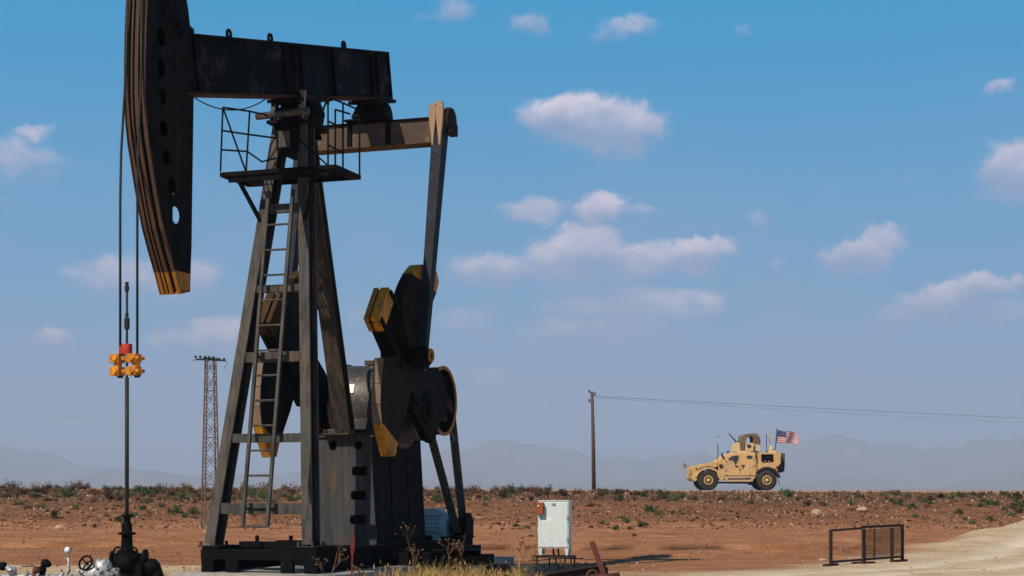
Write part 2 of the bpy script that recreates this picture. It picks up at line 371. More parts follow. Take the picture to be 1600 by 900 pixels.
def axis(lo, hi, step, far_lo, far_hi, g=1.22):
    a = []; x = lo
    while x <= hi: a.append(x); x += step
    s = step; x = a[-1]
    while x < far_hi: s *= g; x += s; a.append(min(x, far_hi))
    s = step; x = a[0]
    while x > far_lo: s *= g; x -= s; a.insert(0, max(x, far_lo))
    return a
def build_ground():
    xs = axis(-36, 40, .34, -8000, 8000)
    ys = axis(24, 62, .2, -300, 62.1)
    y = 62.3
    while y < 114: ys.append(y); y += .33
    st = .4
    while y < 9000: ys.append(y); st *= 1.2; y += st
    ys.append(9000)
    ys = sorted(set(ys))
    nx, ny = len(xs), len(ys)
    vs = [(x, y, gz(x, y)) for y in ys for x in xs]
    fs = [(j * nx + i, j * nx + i + 1, (j + 1) * nx + i + 1, (j + 1) * nx + i) for j in range(ny - 1) for i in range(nx - 1)]
    me = bpy.data.meshes.new('ground'); me.from_pydata(vs, [], fs)
    ca = me.color_attributes.new('zone', 'FLOAT_COLOR', 'POINT')
    buf = []
    for (x, y, z) in vs:
        sand = ramp_in(x, y) if x > 0 else 0
        e = 30.2 + .9 * noise.noise(Vector((x / 5, 1, 0)))
        sand = max(sand, (1 - sst(y, e, e + .5)) * sst(-x, -1.2, .5) * 0.95)
        sand = max(sand, .55 * (1 - sst(y, 27.3, 28.6)) * sst(x, .2, 1.2))
        bank = sst(y + 3 * fbm(x, y, .2, 3), 58, 64) * (1 - sst(y, 101, 103.5))
        top = sst(y + 6 * fbm(x, y, .12, 3), 72, 86) * bank * .9
        ln = 0
        for (gy, x0, x1) in ((38.7, -3, 17), (35.6, 4, 9), (41.4, 1, 13), (47.3, -22, -2), (51.5, 4, 20), (33.4, 1.5, 6.5), (44.5, -24, -8)):
            if abs(y - gy) < 1.6 and x0 < x < x1:
                g = gy + .35 * noise.noise(Vector((x / 2.2, gy, 0))); gate = sst(noise.noise(Vector((x / 1.7, gy * 3, 0))) + .35 * noise.noise(Vector((x * 1.9, gy, 4))), -.12, .25)
                ln = max(ln, math.exp(-((y - g) / .15) ** 2) * gate)
        buf += [min(1, sand), bank * (1 - sand), top * (1 - sand), ln * (1 - sand)]
    ca.data.foreach_set('color', buf)
    ra = me.attributes.new('rut', 'FLOAT', 'POINT'); rb = []
    for (x, y, z) in vs:
        v_ = 0
        if x > 0 and 24 < y < 80:
            d = x - lerp_tab(RAMPX, y) + .4 * noise.noise(Vector((y / 6, 2, 0)))
            v_ = max(math.exp(-((d - rc) / .4) ** 2) for rc in (2.2, 3.9, 6.4, 8.1)) * (.75 + .5 * noise.noise(Vector((x / 2, y / 2, 9))))
        rb.append(v_)
    ra.data.foreach_set('value', rb)
    me.polygons.foreach_set('use_smooth', [True] * len(fs))
    m, N, L, B = new_mat('desert_ground')
    at = N.new('ShaderNodeVertexColor'); at.layer_name = 'zone'; sp = N.new('ShaderNodeSeparateColor'); L.new(at.outputs[0], sp.inputs[0])
    g = N.new('ShaderNodeTexCoord'); co_ = g.outputs['Object']
    big = noise_tex(N, L, .35, 5, .6, co_, (.5, 1, 1)); mid = noise_tex(N, L, 1.3, 8, .68, co_, (.6, 1, 1)); fine = noise_tex(N, L, 8, 8, .72, co_, (.8, 1, 1)); tiny = noise_tex(N, L, 45, 3, .7, co_)
    soil = ramp(N, L, mid, [(.3, (.23, .092, .045)), (.46, (.42, .19, .095)), (.56, (.53, .26, .135)), (.7, (.68, .39, .23))])
    soil = mixc(N, L, .75, soil, ramp(N, L, fine, [(.32, (.5, .47, .45)), (.6, (1.0, 1.0, 1.0)), (.72, (1.35, 1.35, 1.3))]), 'MULTIPLY')
    soil = mixc(N, L, ramp(N, L, big, [(.35, (0, 0, 0)), (.65, (.6, .6, .6))]), soil, (.31, .14, .072))
    scrub = ramp(N, L, fine, [(.3, (.085, .036, .020)), (.48, (.28, .122, .058)), (.6, (.42, .21, .105)), (.74, (.55, .35, .21))])
    scrub = mixc(N, L, ramp(N, L, mid, [(.35, (0, 0, 0)), (.62, (.85, .85, .85))]), scrub, (.15, .068, .038))
    topc = ramp(N, L, fine, [(.3, (.045, .022, .015)), (.52, (.13, .065, .038)), (.72, (.27, .15, .09))])
    sandc = ramp(N, L, mid, [(.3, (.50, .35, .21)), (.42, (.68, .51, .34)), (.52, (.80, .65, .47)), (.7, (.86, .74, .57))])
    sandc = mixc(N, L, ramp(N, L, fine, [(.55, (0, 0, 0)), (.72, (.6, .6, .6))]), sandc, (.40, .26, .15))
    sandc = mixc(N, L, ramp(N, L, big, [(.5, (0, 0, 0)), (.68, (.5, .5, .5))]), sandc, (.50, .35, .21))
    soil = mixc(N, L, at.outputs['Alpha'], soil, (.05, .024, .016))
    c = mixc(N, L, sp.outputs[1], soil, scrub)
    c = mixc(N, L, sp.outputs[2], c, topc)
    rt = N.new('ShaderNodeAttribute'); rt.attribute_name = 'rut'
    sandc = mixc(N, L, rt.outputs['Fac'], mixc(N, L, .35, sandc, (.44, .31, .19)), (.86, .75, .60))
    c = mixc(N, L, sp.outputs[0], c, sandc)
    c = mixc(N, L, .6, c, ramp(N, L, tiny, [(.3, (.62, .6, .58)), (.7, (1.0, 1.0, 1.0))]), 'MULTIPLY')
    L.new(c, B.inputs['Base Color']); B.inputs['Roughness'].default_value = .95; B.inputs['Specular IOR Level'].default_value = .1
    bp = N.new('ShaderNodeBump'); bp.inputs['Strength'].default_value = 1.0; bp.inputs['Distance'].default_value = .10; L.new(fine, bp.inputs['Height'])
    bp2 = N.new('ShaderNodeBump'); bp2.inputs['Strength'].default_value = .5; bp2.inputs['Distance'].default_value = .02; L.new(tiny, bp2.inputs['Height']); L.new(bp.outputs[0], bp2.inputs['Normal'])
    L.new(bp2.outputs[0], B.inputs['Normal'])
    me.materials.append(m)
    o = bpy.data.objects.new('ground', me); C.objects.link(o); tag(o, kind='structure')
build_ground()

# the paved road on top of the bank
rm = MB(); xs_ = [x * 2.0 for x in range(-60, 61)]
M['road'] = worn('dusty_asphalt', (.30, .235, .18), (.26, .20, .155), (.2, .16, .13), scale=.8, rough=.95, stretch=(.2, 1, 1))
ry = (104.6, 105.0, 108.2, 111.4, 111.8)
for a, b in zip(xs_, xs_[1:]):
    for y0, y1 in zip(ry, ry[1:]):
        z = lambda x, y: gz(x, 108) + .07 - .02 * abs(y - 108.2) / 3 - (.25 if y in (104.6, 111.8) else 0)
        rm.add([(a, y0, z(a, y0)), (b, y0, z(b, y0)), (b, y1, z(b, y1)), (a, y1, z(a, y1))], [(0, 1, 2, 3)])
tag(rm.build('road', M['road']), kind='structure')
def road_z(x): return gz(x, 108) + .07

# hazy hills along the horizon
def hills(dist, prof, nm, col, seed):
    mb = MB(); px = -400; pts = []
    while px <= 2000:
        h = lerp_tab(prof, px) * dist / F
        h *= 1 + .16 * noise.fractal(Vector((px / 55, seed, 0)), .8, 2, 6)
        pts.append(((px - 800) / F * dist, h)); px += 6
    rows = [(0, 1.0), (-.06, .72), (-.11, .42), (-.17, .16), (-.22, -.01)]
    vs = []; n = len(pts)
    for (dy, k_) in rows:
        for i, (x, h) in enumerate(pts):
            w = noise.fractal(Vector((x / 700, dy * 9, seed)), .8, 2, 5)
            vs.append((x, dist * (1 + dy + .012 * w * (0 if k_ == -.01 else 1)), max(-3, h * k_ * (1 + .45 * w * (k_ < 1)))))
    for i, (x, h) in enumerate(pts): vs.append((x, dist * 1.04, -3))
    order = [5, 0, 1, 2, 3, 4]; fs = []
    for r0, r1 in zip(order, order[1:]):
        for i in range(n - 1): fs.append((r0 * n + i, r1 * n + i, r1 * n + i + 1, r0 * n + i + 1))
    mb.add(vs, fs, 0, True)
    tag(mb.build(nm, col), kind='structure')
M['hill'] = worn('bare_hillside', (.30, .23, .17), (.10, .08, .065), (.42, .33, .26), scale=.004, stretch=(1, 1, 1), bump=0)
hills(8300, [(-400, 30), (-100, 60), (0, 72), (60, 60), (130, 40), (260, 22), (420, 26), (600, 16), (680, 52), (760, 76), (850, 70), (950, 48), (1040, 52), (1130, 60), (1200, 66), (1300, 84), (1350, 80), (1430, 62), (1480, 66), (1560, 84), (1640, 82), (1800, 60), (2000, 40)], 'hills', M['hill'], 2.0)
hills(6300, [(-400, 12), (0, 26), (100, 15), (190, 34), (330, 20), (500, 26), (640, 8), (700, 26), (800, 12), (980, 14), (1100, 28), (1200, 10), (1330, 22), (1440, 10), (1530, 26), (1700, 30), (2000, 10)], 'hills', M['hill'], 7.0)

# the dusty air
hb = MB(); hb.box((-8500, -800, -8), (8500, 9200, 330))
hm = bpy.data.materials.new('dusty_air'); hm.use_nodes = True; hm.node_tree.nodes.clear()
vo = hm.node_tree.nodes.new('ShaderNodeVolumePrincipled'); ho = hm.node_tree.nodes.new('ShaderNodeOutputMaterial')
vo.inputs['Color'].default_value = (.66, .78, 1, 1); vo.inputs['Density'].default_value = .00025; vo.inputs['Anisotropy'].default_value = 0.0
hm.node_tree.links.new(vo.outputs[0], ho.inputs['Volume'])
HZ = hb.build('haze', hm); tag(HZ, kind='stuff')

# ------------------------------------------------------------------ pump jack
UX, UY = 0.3256, 0.9455
OX, OY = -4.79, 20.3
U0 = 5.0
def Lc(u, v, z): return Vector((u - U0, -v, z + H))
def side(px, py, v):
    a = (px - 800) / F; u = (a * (OY - UX * v) - OX - UY * v) / (UX - UY * a)
    return u, (765 - py) / F * (OY + UY * u - UX * v)
def front(px, py, u):
    a = (px - 800) / F; v = (a * (OY + UY * u) - OX - UX * u) / (UY + UX * a)
    return v, (765 - py) / F * (OY + UY * u - UX * v)
def SP(px, py, v): u, z = side(px, py, v); return Lc(u, v, z)
def FP(px, py, u): v, z = front(px, py, u); return Lc(u, v, z)
PJ = empty('pump_jack', (OX + UX * U0, OY + UY * U0, 0), math.atan2(UY, UX),
           label='large black beam pump jack with grey ladder tower and orange tipped counterweights', cat='pump jack')
VY = (0, 1, 0)

def pump_jack():
    # ---- base skid
    b = MB(); zt, zb = -.86, -1.19
    for s in (-1, 1):
        b.ibeam(Lc(3.35, s * .84 + .06, (zt + zb) / 2), Lc(9.3, s * .84 + .06, (zt + zb) / 2), .16, zt - zb)
    for u in (3.42, 4.4, 5.5, 6.6, 8.0, 9.5):
        b.box(Lc(u - .07, -.79, (zb + .01) if u > 5 else (zt - .14)), Lc(u + .07, .79, zt - .004))
    b.box(Lc(3.30, -.83, zt + .001), Lc(3.95, -.55, zt + .045)); b.box(Lc(3.30, .55, zt + .001), Lc(3.95, 1.0, zt + .045))
    # front sill: beam with feet, open between them
    b.box(Lc(3.26, -.83, zt - .15), Lc(3.34, 1.02, zt - .002))
    for v in (-.725, -.33, .55, .92): b.box(Lc(3.265, v - .1, zb), Lc(3.335, v + .1, zt - .152))
    b.box(Lc(3.7, -.45, zt + .003), Lc(3.9, .45, zt + .10)); b.box(Lc(3.5, .25, zt + .003), Lc(3.7, .7, zt + .13))
    for v in (-.2, .35): b.lathe(Lc(3.8, v, zt + .1), (0, 0, 1), [(0, .03), (.09, .03)], 8)
    b.build('base_frame', M['black'], PJ, .006)
    o = MB()   # outrigger on the right carrying guards
    o.ibeam(Lc(6.3, .95, zt - .2), Lc(6.75, 2.2, zt - .2), .5, .22, (1, 0, 0))
    o.box(Lc(6.0, .97, zb), Lc(7.6, 1.9, zt - .12)); o.box(Lc(6.2, 1.9, zb), Lc(7.3, 2.25, zt - .18))
    o.box(Lc(7.9, 1.02, zb), Lc(9.0, 1.4, zt - .10))
    o.build('outrigger', M['black'], PJ, .006)
    # ---- samson post
    bl = {}; ub, ut = 3.57, 4.62; zlo, zhi = -.81, 5.62; ab, at_ = .788, .19
    def legp(s, t): return Lc(ub + (ut - ub) * t, s * (ab + (at_ - ab) * t), zlo + (zhi - zlo) * t)
    for s in (-1, 1):
        m = MB(); p0 = legp(s, 0); p1 = legp(s, 1)
        t = (p1 - p0).normalized(); x = Vector(VY); x = (x - t * x.dot(t)).normalized(); y = t.cross(x)
        fwd = y if y.x < 0 else -y      # towards the horse head
        for (off, w, d) in ((fwd * .125, .165, .03), (fwd * -.125, .165, .03)): m.bar(p0 + off, p1 + off, w, d, VY)
        m.bar(p0, p1, .03, .218, VY, 1)
        m.box(p0 + Vector((-.22, -.14, -.03)), p0 + Vector((.22, .14, 0)))
        for q in ((-.18, -.11), (-.18, .11), (.18, -.11), (.18, .11)): m.lathe(p0 + Vector((*q, 0)), (0, 0, 1), [(0, .025), (.06, .025)], 6)
        m.build('leg', [M['leg'], M['wt']], PJ, .004)  # second slot: web darkened in colour for the shade inside the section
    m = MB(); p0 = Lc(6.36, 0, .90); p1 = Lc(4.86, 0, 5.6)
    m.bar(p0, p1, .28, .05, VY); m.bar(p0 + Vector((.16, 0, 0)), p1 + Vector((.16, 0, 0)), .28, .03, VY); m.bar(p0 + Vector((.08, 0, 0)), p1 + Vector((.08, 0, 0)), .04, .11, VY, 1)
    m.box(Lc(6.15, -.3, .875), Lc(6.75, .3, .905))
    for q in (-.24, .24): m.lathe(Lc(6.2, q, .9), (0, 0, 1), [(0, .035), (.07, .035)], 6)
    m.build('rear_leg', [M['pedleg'], M['wt']], PJ, .004)  # web colour carries the shade between the flanges
    # cross bars
    def at_py(py):      # leg fraction whose image is at this height
        lo, hi = 0, 1
        for _ in range(30):
            t = (lo + hi) / 2; p = legp(1, t); u = p.x + U0; Y = OY + UY * u - UX * (-p.y)
            y = 765 - (p.z - H) * F / Y
            if y > py: lo = t
            else: hi = t
        return lo
    for py, hh in ((325, .13), (450, .11), (557, .15), (684, .13), (795, .16)):
        t = at_py(py); m = MB(); a = legp(-1, t); c = legp(1, t); n = Vector((-.11, 0, 0))
        m.bar(a + n + Vector((0, -.05, 0)), c + n + Vector((0, .05, 0)), .02, hh, (1, 0, 0))
        m.bar(a + n + Vector((.045, -.05, hh / 2 - .008)), c + n + Vector((.045, .05, hh / 2 - .008)), .07, .014, (1, 0, 0))
        m.bar(a + n + Vector((.045, -.05, -hh / 2 + .008)), c + n + Vector((.045, .05, -hh / 2 + .008)), .07, .014, (1, 0, 0))
        m.build('cross_bar', M['leg'], PJ, .003)
    # ladder
    m = MB(); t0 = at_py(823); t1 = at_py(300)
    def lp(v, t): p = (legp(-1, t) + legp(1, t)) / 2; return Vector((p.x - .26, -v, p.z))
    for s in (-1, 1): m.bar(lp(s * .2, t0), lp(s * .2, t1), .045, .05, VY)
    py = 353
    while py < 800:
        t = at_py(py); m.tube([lp(-.2, t), lp(.2, t)], .016, 6); py += 39
    m.tube([lp(-.2, t0), lp(.2, t0)], .012, 6)
    for t in (at_py(330), at_py(557), at_py(795)):
        for s in (-1, 1): m.bar(lp(s * .2, t), lp(s * .2, t) + Vector((.16, 0, 0)), .03, .03, VY)
    m.build('ladder', M['leg'], PJ)
    # post head: gusset plates, cap plate
    m = MB()
    m.prism([Lc(4.38, -.17, 5.05), Lc(4.95, -.17, 5.05), Lc(5.08, -.2, 5.5), Lc(4.36, -.2, 5.5)], (0, -.36, 0))
    m.box(Lc(4.28, -.3, 5.48), Lc(5.2, .3, 5.53))
    for v in (-.22, 0, .22):
        for u in (4.32, 5.12): m.lathe(Lc(u, v, 5.53), (0, 0, 1), [(0, .03), (.05, .03)], 6)
    m.build('post_head', M['black'], PJ, .004)
    m = MB(); m.box(Lc(4.32, -.12, 5.12), Lc(4.375, .06, 5.36)); m.build('head_plate', M['leg'], PJ, .004)
    m = MB(); m.tube([Lc(4.28, -.46, 5.60), Lc(4.28, .40, 5.62)], .055, 10); m.build('bearing_bar', M['gear'], PJ)
    # ---- walking beam (tilted, head down)
    v = .19
    tl, tr = side(287, 52, v), side(610, 82, v); bl_, br = side(287, 146.5, v), side(611, 155, v)
    tilt = math.atan2(tr[1] - tl[1], tr[0] - tl[0])
    a0 = Vector(((tl[0] + bl_[0]) / 2, (tl[1] + bl_[1]) / 2)); a1 = Vector(((tr[0] + br[0]) / 2, (tr[1] + br[1]) / 2))
    hgt = (Vector(tl) - Vector(bl_)).length * math.cos(tilt) if False else ((tl[1] - bl_[1]) + (tr[1] - br[1])) / 2
    t2 = (a1 - a0).normalized(); n2 = Vector((-t2.y, t2.x))
    def BP(s, h, v): p = a0 + t2 * s + n2 * h; return Lc(p.x, v, p.y)
    LB = (a1 - a0).length; hh = hgt / 2 * math.cos(tilt) + .01
    print('beam len', LB, 'height', hgt, 'tilt', math.degrees(tilt))
    m = MB()
    def bb(s0, s1, h0, h1, v0, v1, mi=0): m.hexa([BP(s0, h0, v0), BP(s1, h0, v0), BP(s1, h0, v1), BP(s0, h0, v1), BP(s0, h1, v0), BP(s1, h1, v0), BP(s1, h1, v1), BP(s0, h1, v1)], mi)
    bb(0, LB, hh - .035, hh, -.2, .2); bb(0, LB, -hh, -hh + .035, -.2, .2, 1)
    bb(0, LB, -hh + .036, hh - .036, -.15, .15)
    for s in (.35, 3.0, 3.3, 3.55, 4.7, 6.2, 6.45): bb(s, s + .02, -hh + .037, hh - .037, .151, .192); bb(s, s + .02, -hh + .037, hh - .037, -.192, -.151)
    bb(LB, LB + .02, -hh + .01, hh - .01, -.19, .19)
    bb(.25, LB - .25, hh - .13, hh - .115, .151, .165)
    m.build('walking_beam', [M['beam'], M['flange']], PJ, .004)
    for px in (363, 427, 541):
        s = side(px, 60, .0)[0]; s = (s - a0.x) / t2.x
        m = MB(); m.ring(BP(s, hh + .07, 0), (0, 1, 0), .055, .022, 14, 6); m.build('lifting_eye', M['black'], PJ)
    m = MB(); bb = lambda s0, s1, h0, h1, v0, v1, mi=0: m.hexa([BP(s0, h0, v0), BP(s1, h0, v0), BP(s1, h0, v1), BP(s0, h0, v1), BP(s0, h1, v0), BP(s1, h1, v0), BP(s1, h1, v1), BP(s0, h1, v1)], mi)
    bb(-.15, .4, hh + .002, hh + .07, -.17, .17); m.lathe(BP(0.0, hh + .11, -.22), (0, -1, 0), [(0, .05), (.44, .05)], 10); m.build('head_hinge', M['black'], PJ)
    # centre bearing
    sc = (4.72 - a0.x) / t2.x
    m = MB(); bb(sc - .60, sc + .60, -hh - .055, -hh - .002, -.26, .26)
    pc = BP(sc, -hh - .26, 0)
    m.lathe(pc + Vector((0, -.30, 0)), (0, 1, 0), [(0, .13), (.02, .21), (.13, .23), (.2, .2), (.4, .2), (.47, .23), (.58, .21), (.6, .13)], 22)
    m.bar(pc + Vector((0, 0, .22)), pc + Vector((0, 0, -.05)), .3, .75, VY)
    m.bar(pc + Vector((0, 0, .05)), Lc(4.74, 0, 5.53), .34, .42, VY, w1=.5, d1=.74)
    m.lathe(pc + Vector((0, .3, .0)), (0, 1, 0), [(0, .07), (.06, .07)], 12); m.lathe(pc + Vector((0, -.3, .0)), (0, -1, 0), [(0, .07), (.06, .07)], 12)
    for v in (-.22, -.08, .08, .22):
        for s in (-.5, .5): m.lathe(BP(sc + s, -hh - .1, v), (0, 0, 1), [(0, .026), (.16, .026)], 6)
    m.build('centre_bearing', M['black'], PJ, .004)
    for v, q_ in ((-.28, 4.45), (.2, 4.42)):
        m = MB(); m.bar(Lc(q_, v, 5.55), Lc(q_ + .03, v + .03, 5.98), .09, .05, VY); m.build('bearing_stay', M['tan' if v > 0 else 'gear'], PJ, .004)
    # tail bearing
    st_ = (7.42 - a0.x) / t2.x
    m = MB(); bb(st_ - .42, st_ + .42, -hh - .06, -hh - .002, -.26, .26)
    pr = BP(st_, -hh - .28, 0)
    m.lathe(pr + Vector((0, -.28, 0)), (0, 1, 0), [(0, .12), (.02, .22), (.54, .22), (.56, .12)], 18)
    m.bar(pr + Vector((0, 0, .25)), Lc(7.5, 0, 6.15), .34, .34, VY, w1=.5, d1=.62)
    m.lathe(pr + Vector((-.3, -.2, .12)), (0, 0, 1), [(0, .04), (.1, .05), (.12, .02)], 8)
    for v in (-.22, .22):
        for u in (7.25, 7.75): m.lathe(Lc(u, v, 6.14), (0, 0, 1), [(0, .03), (.08, .03)], 6)
    m.build('tail_bearing', M['black'], PJ, .004)
    # ---- equalizer
    m = MB(); ue = 7.52; ze = 5.93
    m.box(Lc(ue - .17, -1.32, ze - .215), Lc(ue + .17, 1.28, ze - .19), 1); m.box(Lc(ue - .17, -1.32, ze + .19), Lc(ue + .17, 1.28, ze + .215), 0)
    m.box(Lc(ue - .13, -1.32, ze - .189), Lc(ue + .13, 1.28, ze + .189), 2)
    m.box(Lc(ue - .16, -.4, ze - .185), Lc(ue - .131, -.32, ze + .185), 0); m.box(Lc(ue - .16, .3, ze - .185), Lc(ue - .131, .38, ze + .185), 0)
    m.box(Lc(ue - .3, -.4, ze + .217), Lc(ue + .35, .4, ze + .25), 0)
    m.build('equalizer', [M['black'], M['brown'], M['eq']], PJ, .006)
    # ---- cranks
    us, zs = 7.6, 1.35; pin = (6.67, 2.12)
    e = Vector((-math.cos(R(37)), math.sin(R(37)))); nrm = Vector((-math.sin(R(37)), -math.cos(R(37))))
    def CR(s, t, v): p = Vector((us, zs)) + e * s + nrm * t; return Lc(p.x, v, p.y)
    wa = [side(*p, 1.12) for p in ((601, 560), (597.5, 600), (596.5, 632), (599, 662), (604, 686), (611, 711), (619, 710), (622, 692), (637, 640), (646, 600), (640, 575), (622, 556))]
    wc = [side(*p, 1.12) for p in ((628, 470), (636, 446), (645, 428), (655, 416), (670, 415), (683, 426), (686, 440), (682, 458), (664, 505), (657, 540), (644, 545), (634, 520))]
    for sgn in (-1, 1):
        v0, v1 = sgn * .84, sgn * .98
        m = MB(); prof = [(-.55, -.3), (-.55, .3), (-.3, .42), (.6, .42), (2.5, .33), (2.5, -.33), (.6, -.42), (-.3, -.42)]
        m.prism([CR(s, t, v0) for s, t in prof], (0, -(v1 - v0), 0))
        m.lathe(CR(0, 0, sgn * .8), (0, -sgn, 0), [(0, .30), (.20, .30), (.22, .16), (.26, .16)], 20)
        # outer rib of the arm
        m.prism([CR(s, t, sgn * 1.0) for s, t in ((.6, .42), (2.5, .33), (2.5, .25), (.6, .33))], (0, -sgn * .09, 0)); m.prism([CR(s, t, sgn * 1.0) for s, t in ((.6, -.42), (2.5, -.33), (2.5, -.25), (.6, -.33))], (0, -sgn * .09, 0))
        ca = m.build('crank_arm', M['black'], PJ, .008)
        m = MB()  # painted end of the arm
        for (a, b_) in ((.80, .88), (.915, 1.06)):
            m.prism([CR(s, t, sgn * a) for s, t in ((2.28, .345), (2.56, .325), (2.56, -.325), (2.28, -.345))], (0, -sgn * (b_ - a), 0), 0 if (a > .9 and sgn > 0) else 1)
        m.build('arm_tip', [M['yellow'], M['dyellow']] if sgn > 0 else [M['shadeyellow'], M['shadeyellow']], ca, .005)  # left tip: its shade is put into the yellow
        for which, pl in (('a', wa), ('c', wc)):
            m = MB(); P = [Vector(p) for p in pl]; cen = sum(P, Vector((0, 0))) / len(P)
            th0, th1 = sgn * .95, sgn * 1.12
            # split the outline: the tip painted, the rest with side shade in its colour
            i0, i1 = (3, 8) if which == 'a' else (2, 8)
            yl, dk = P[i0:i1], P[:i0 + 1] + P[i1 - 1:]
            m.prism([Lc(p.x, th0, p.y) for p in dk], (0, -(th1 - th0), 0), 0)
            m.prism([Lc(p.x, th0, p.y) for p in yl], (0, -(th1 - th0), 0), 1)
            # raised rim strips along the outer face and bolts
            rim = P[:7] if which == 'a' else P[:8]
            for p, q in zip(rim, rim[1:]):
                mid_ = (th0 + th1) / 2; o_ = (cen - (p + q) / 2).normalized() * -.012
                isyel = rim.index(p) >= i0
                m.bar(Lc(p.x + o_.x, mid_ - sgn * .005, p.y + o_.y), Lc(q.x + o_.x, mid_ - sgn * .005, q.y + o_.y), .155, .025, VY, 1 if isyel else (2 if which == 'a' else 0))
            for k_ in (.3, .6):
                c_ = CR(1.3 + k_, .45 if which == 'a' else -.45, 0); m.lathe(Vector((c_.x, -sgn * 1.14, c_.z)), (0, -sgn, 0), [(0, .05), (.05, .05)], 6)
            m.build('counterweight', [M['wt'], M['yellow'] if (sgn > 0 or which == 'a') else M['shadeyellow'], M['weight']], ca, .006)  # dark body and tan rim: shaded and lit tones of one iron
        # pitman
        vp = sgn * 1.25; m = MB(); top = Lc(7.52, vp, 6.28); bot = Lc(pin[0], vp, pin[1])
        d_ = (top - bot).normalized()
        m.bar(bot + d_ * .1, top - d_ * .3, .13, .15, VY, w1=.20, d1=.25)
        pm = m.build('pitman_arm', M['pit'], PJ, .005)
        m = MB(); m.lathe(Lc(pin[0], sgn * .98, pin[1]), (0, -sgn, 0), [(0, .12), (.1, .12), (.12, .19), (.34, .19), (.36, .12), (.40, .12)], 20)
        m.build('wrist_pin', M['black'], pm, .005)
        m = MB(); x0 = Lc(pin[0] + .02, sgn * 1.385, pin[1] + .03); m.ring(x0, (0, -sgn, 0), .085, .03, 18, 6)
        m.build('pin_cover', M['dyellow'], pm)
        # pitman top: clevis plates either side of the equalizer end
        m = MB()
        for vv in (-.12, .05):
            tear = [(-.0, -.75), (.05, -.3), (.13, .0), (.14, .2), (.08, .3), (-.08, .3), (-.15, .2), (-.13, 0), (-.06, -.3)]
            f_ = -.25
            pts = [Vector((Lc(7.52, 0, 0).x + f_, -(vp) + a * .45 + (.075 if vv > 0 else -.05), Lc(0, 0, 6.08).z + b_ * (.9 if vv > 0 else 1))) for a, b_ in tear]
            if sgn > 0: m.prism(pts, (.07, 0, 0))
        if sgn < 0: m.lathe(Lc(7.52, vp, 6.05) + Vector((0, .16 * sgn, 0)), (0, -sgn, 0), [(0, .2), (.05, .27), (.3, .27), (.36, .2)], 14)
        m.build('pitman_head', M['tan'] if sgn > 0 else M['black'], pm, .01)
        if sgn > 0:
            m = MB(); m.lathe(Lc(7.54, vp - .16, 6.10), (0, -1, 0), [(0, .18), (.02, .2), (.24, .2), (.26, .22), (.34, .21), (.36, .12)], 12); m.box(Lc(7.42, vp + .08, 5.86), Lc(7.72, vp + .21, 6.06))
            m.build('clevis_block', M['brownblack'], pm, .01)
    # ---- gearbox and pedestal
    m = MB(); zc0 = .87
    m.box(Lc(6.75, -.5, zc0), Lc(9.05, .5, zc0 + .12)); m.box(Lc(6.95, -.42, zc0 + .121), Lc(8.95, .42, 1.35))
    m.lathe(Lc(7.6, -.56, 1.4), (0, -1, 0), [(0, .4), (.02, .70), (.1, .72), (.11, .69), (1.0, .69), (1.02, .72), (1.1, .72), (1.12, .4)], 40)
    m.lathe(Lc(8.4, -.46, 1.5), (0, -1, 0), [(0, .3), (.02, .48), (.9, .48), (.92, .3)], 28)
    m.lathe(Lc(7.6, -.85, 1.35), (0, -1, 0), [(0, .2), (1.7, .2)], 16); m.lathe(Lc(8.4, -.6, 1.55), (0, -1, 0), [(0, .09), (1.5, .09)], 12)
    for k_ in range(14):
        g_ = 2 * math.pi * k_ / 14
        for s in (-1, 1): m.lathe(Lc(7.6 + .62 * math.cos(g_), s * .56, 1.4 + .62 * math.sin(g_)), (0, -s, 0), [(0, .022), (.03, .022)], 6)
    m.box(Lc(7.45, -.12, 2.09), Lc(7.75, .12, 2.17))
    gb = m.build('gearbox', M['gear'], PJ, .006)
    m = MB(); g0 = R(158)
    c_ = Vector((math.cos(g0), math.sin(g0))); t_ = Vector((-c_.y, c_.x)); q = Vector((7.6, 1.4)) + c_ * .70
    m.prism([Lc(q.x + t_.x * a, v, q.y + t_.y * a) for a, v in ((-.08, -.32), (.08, -.32), (.08, -.08), (-.08, -.08))], (-.006, 0, .003)); m.build('name_plate', M['plate'], gb)
    m = MB(); m.tube([Lc(7.0, .44, 2.05), Lc(6.98, .44, 2.35), Lc(7.0, .5, 2.5)], .06, 10); m.lathe(Lc(6.98, .46, 2.3), (0, 0, 1), [(0, .1), (.1, .1), (.12, .14), (.18, .14)], 12)
    m.lathe(Lc(6.86, .55, 2.2), (0, 0, 1), [(0, .09), (.12, .09)], 10); m.build('breather', M['eq'], gb)
    # pedestal
    u0, u1, zb_, zt_ = 6.32, 8.42, -.91, .84
    fl = [(-.5, zt_), (.5, zt_), (.53, .2), (.60, zb_), (-.60, zb_), (-.53, .2)]
    def rr(cx, cz, w, h, r=.035):
        out = []
        for (sx, sz, g) in ((1, 1, 0), (-1, 1, 90), (-1, -1, 180), (1, -1, 270)):
            for k_ in range(4): a = R(g + k_ * 30); out.append((cx + sx * (w / 2 - r) + r * math.cos(a), cz + sz * (h / 2 - r) + r * math.sin(a)))
        return out
    m = MB(); hs = []
    for (px, py, w, h) in ((520, 696, 11, 15), (560, 696, 13, 13), (561.5, 736, 24, 14), (560, 774, 25, 14), (559, 812, 26, 14)):
        vv, zz = front(px, py, u0); hs.append(rr(vv, zz, w * .0108, h * .0102))
    plate_with_holes(m, fl, hs, lambda a, b_: Lc(u0, a, b_), (.03, 0, 0))
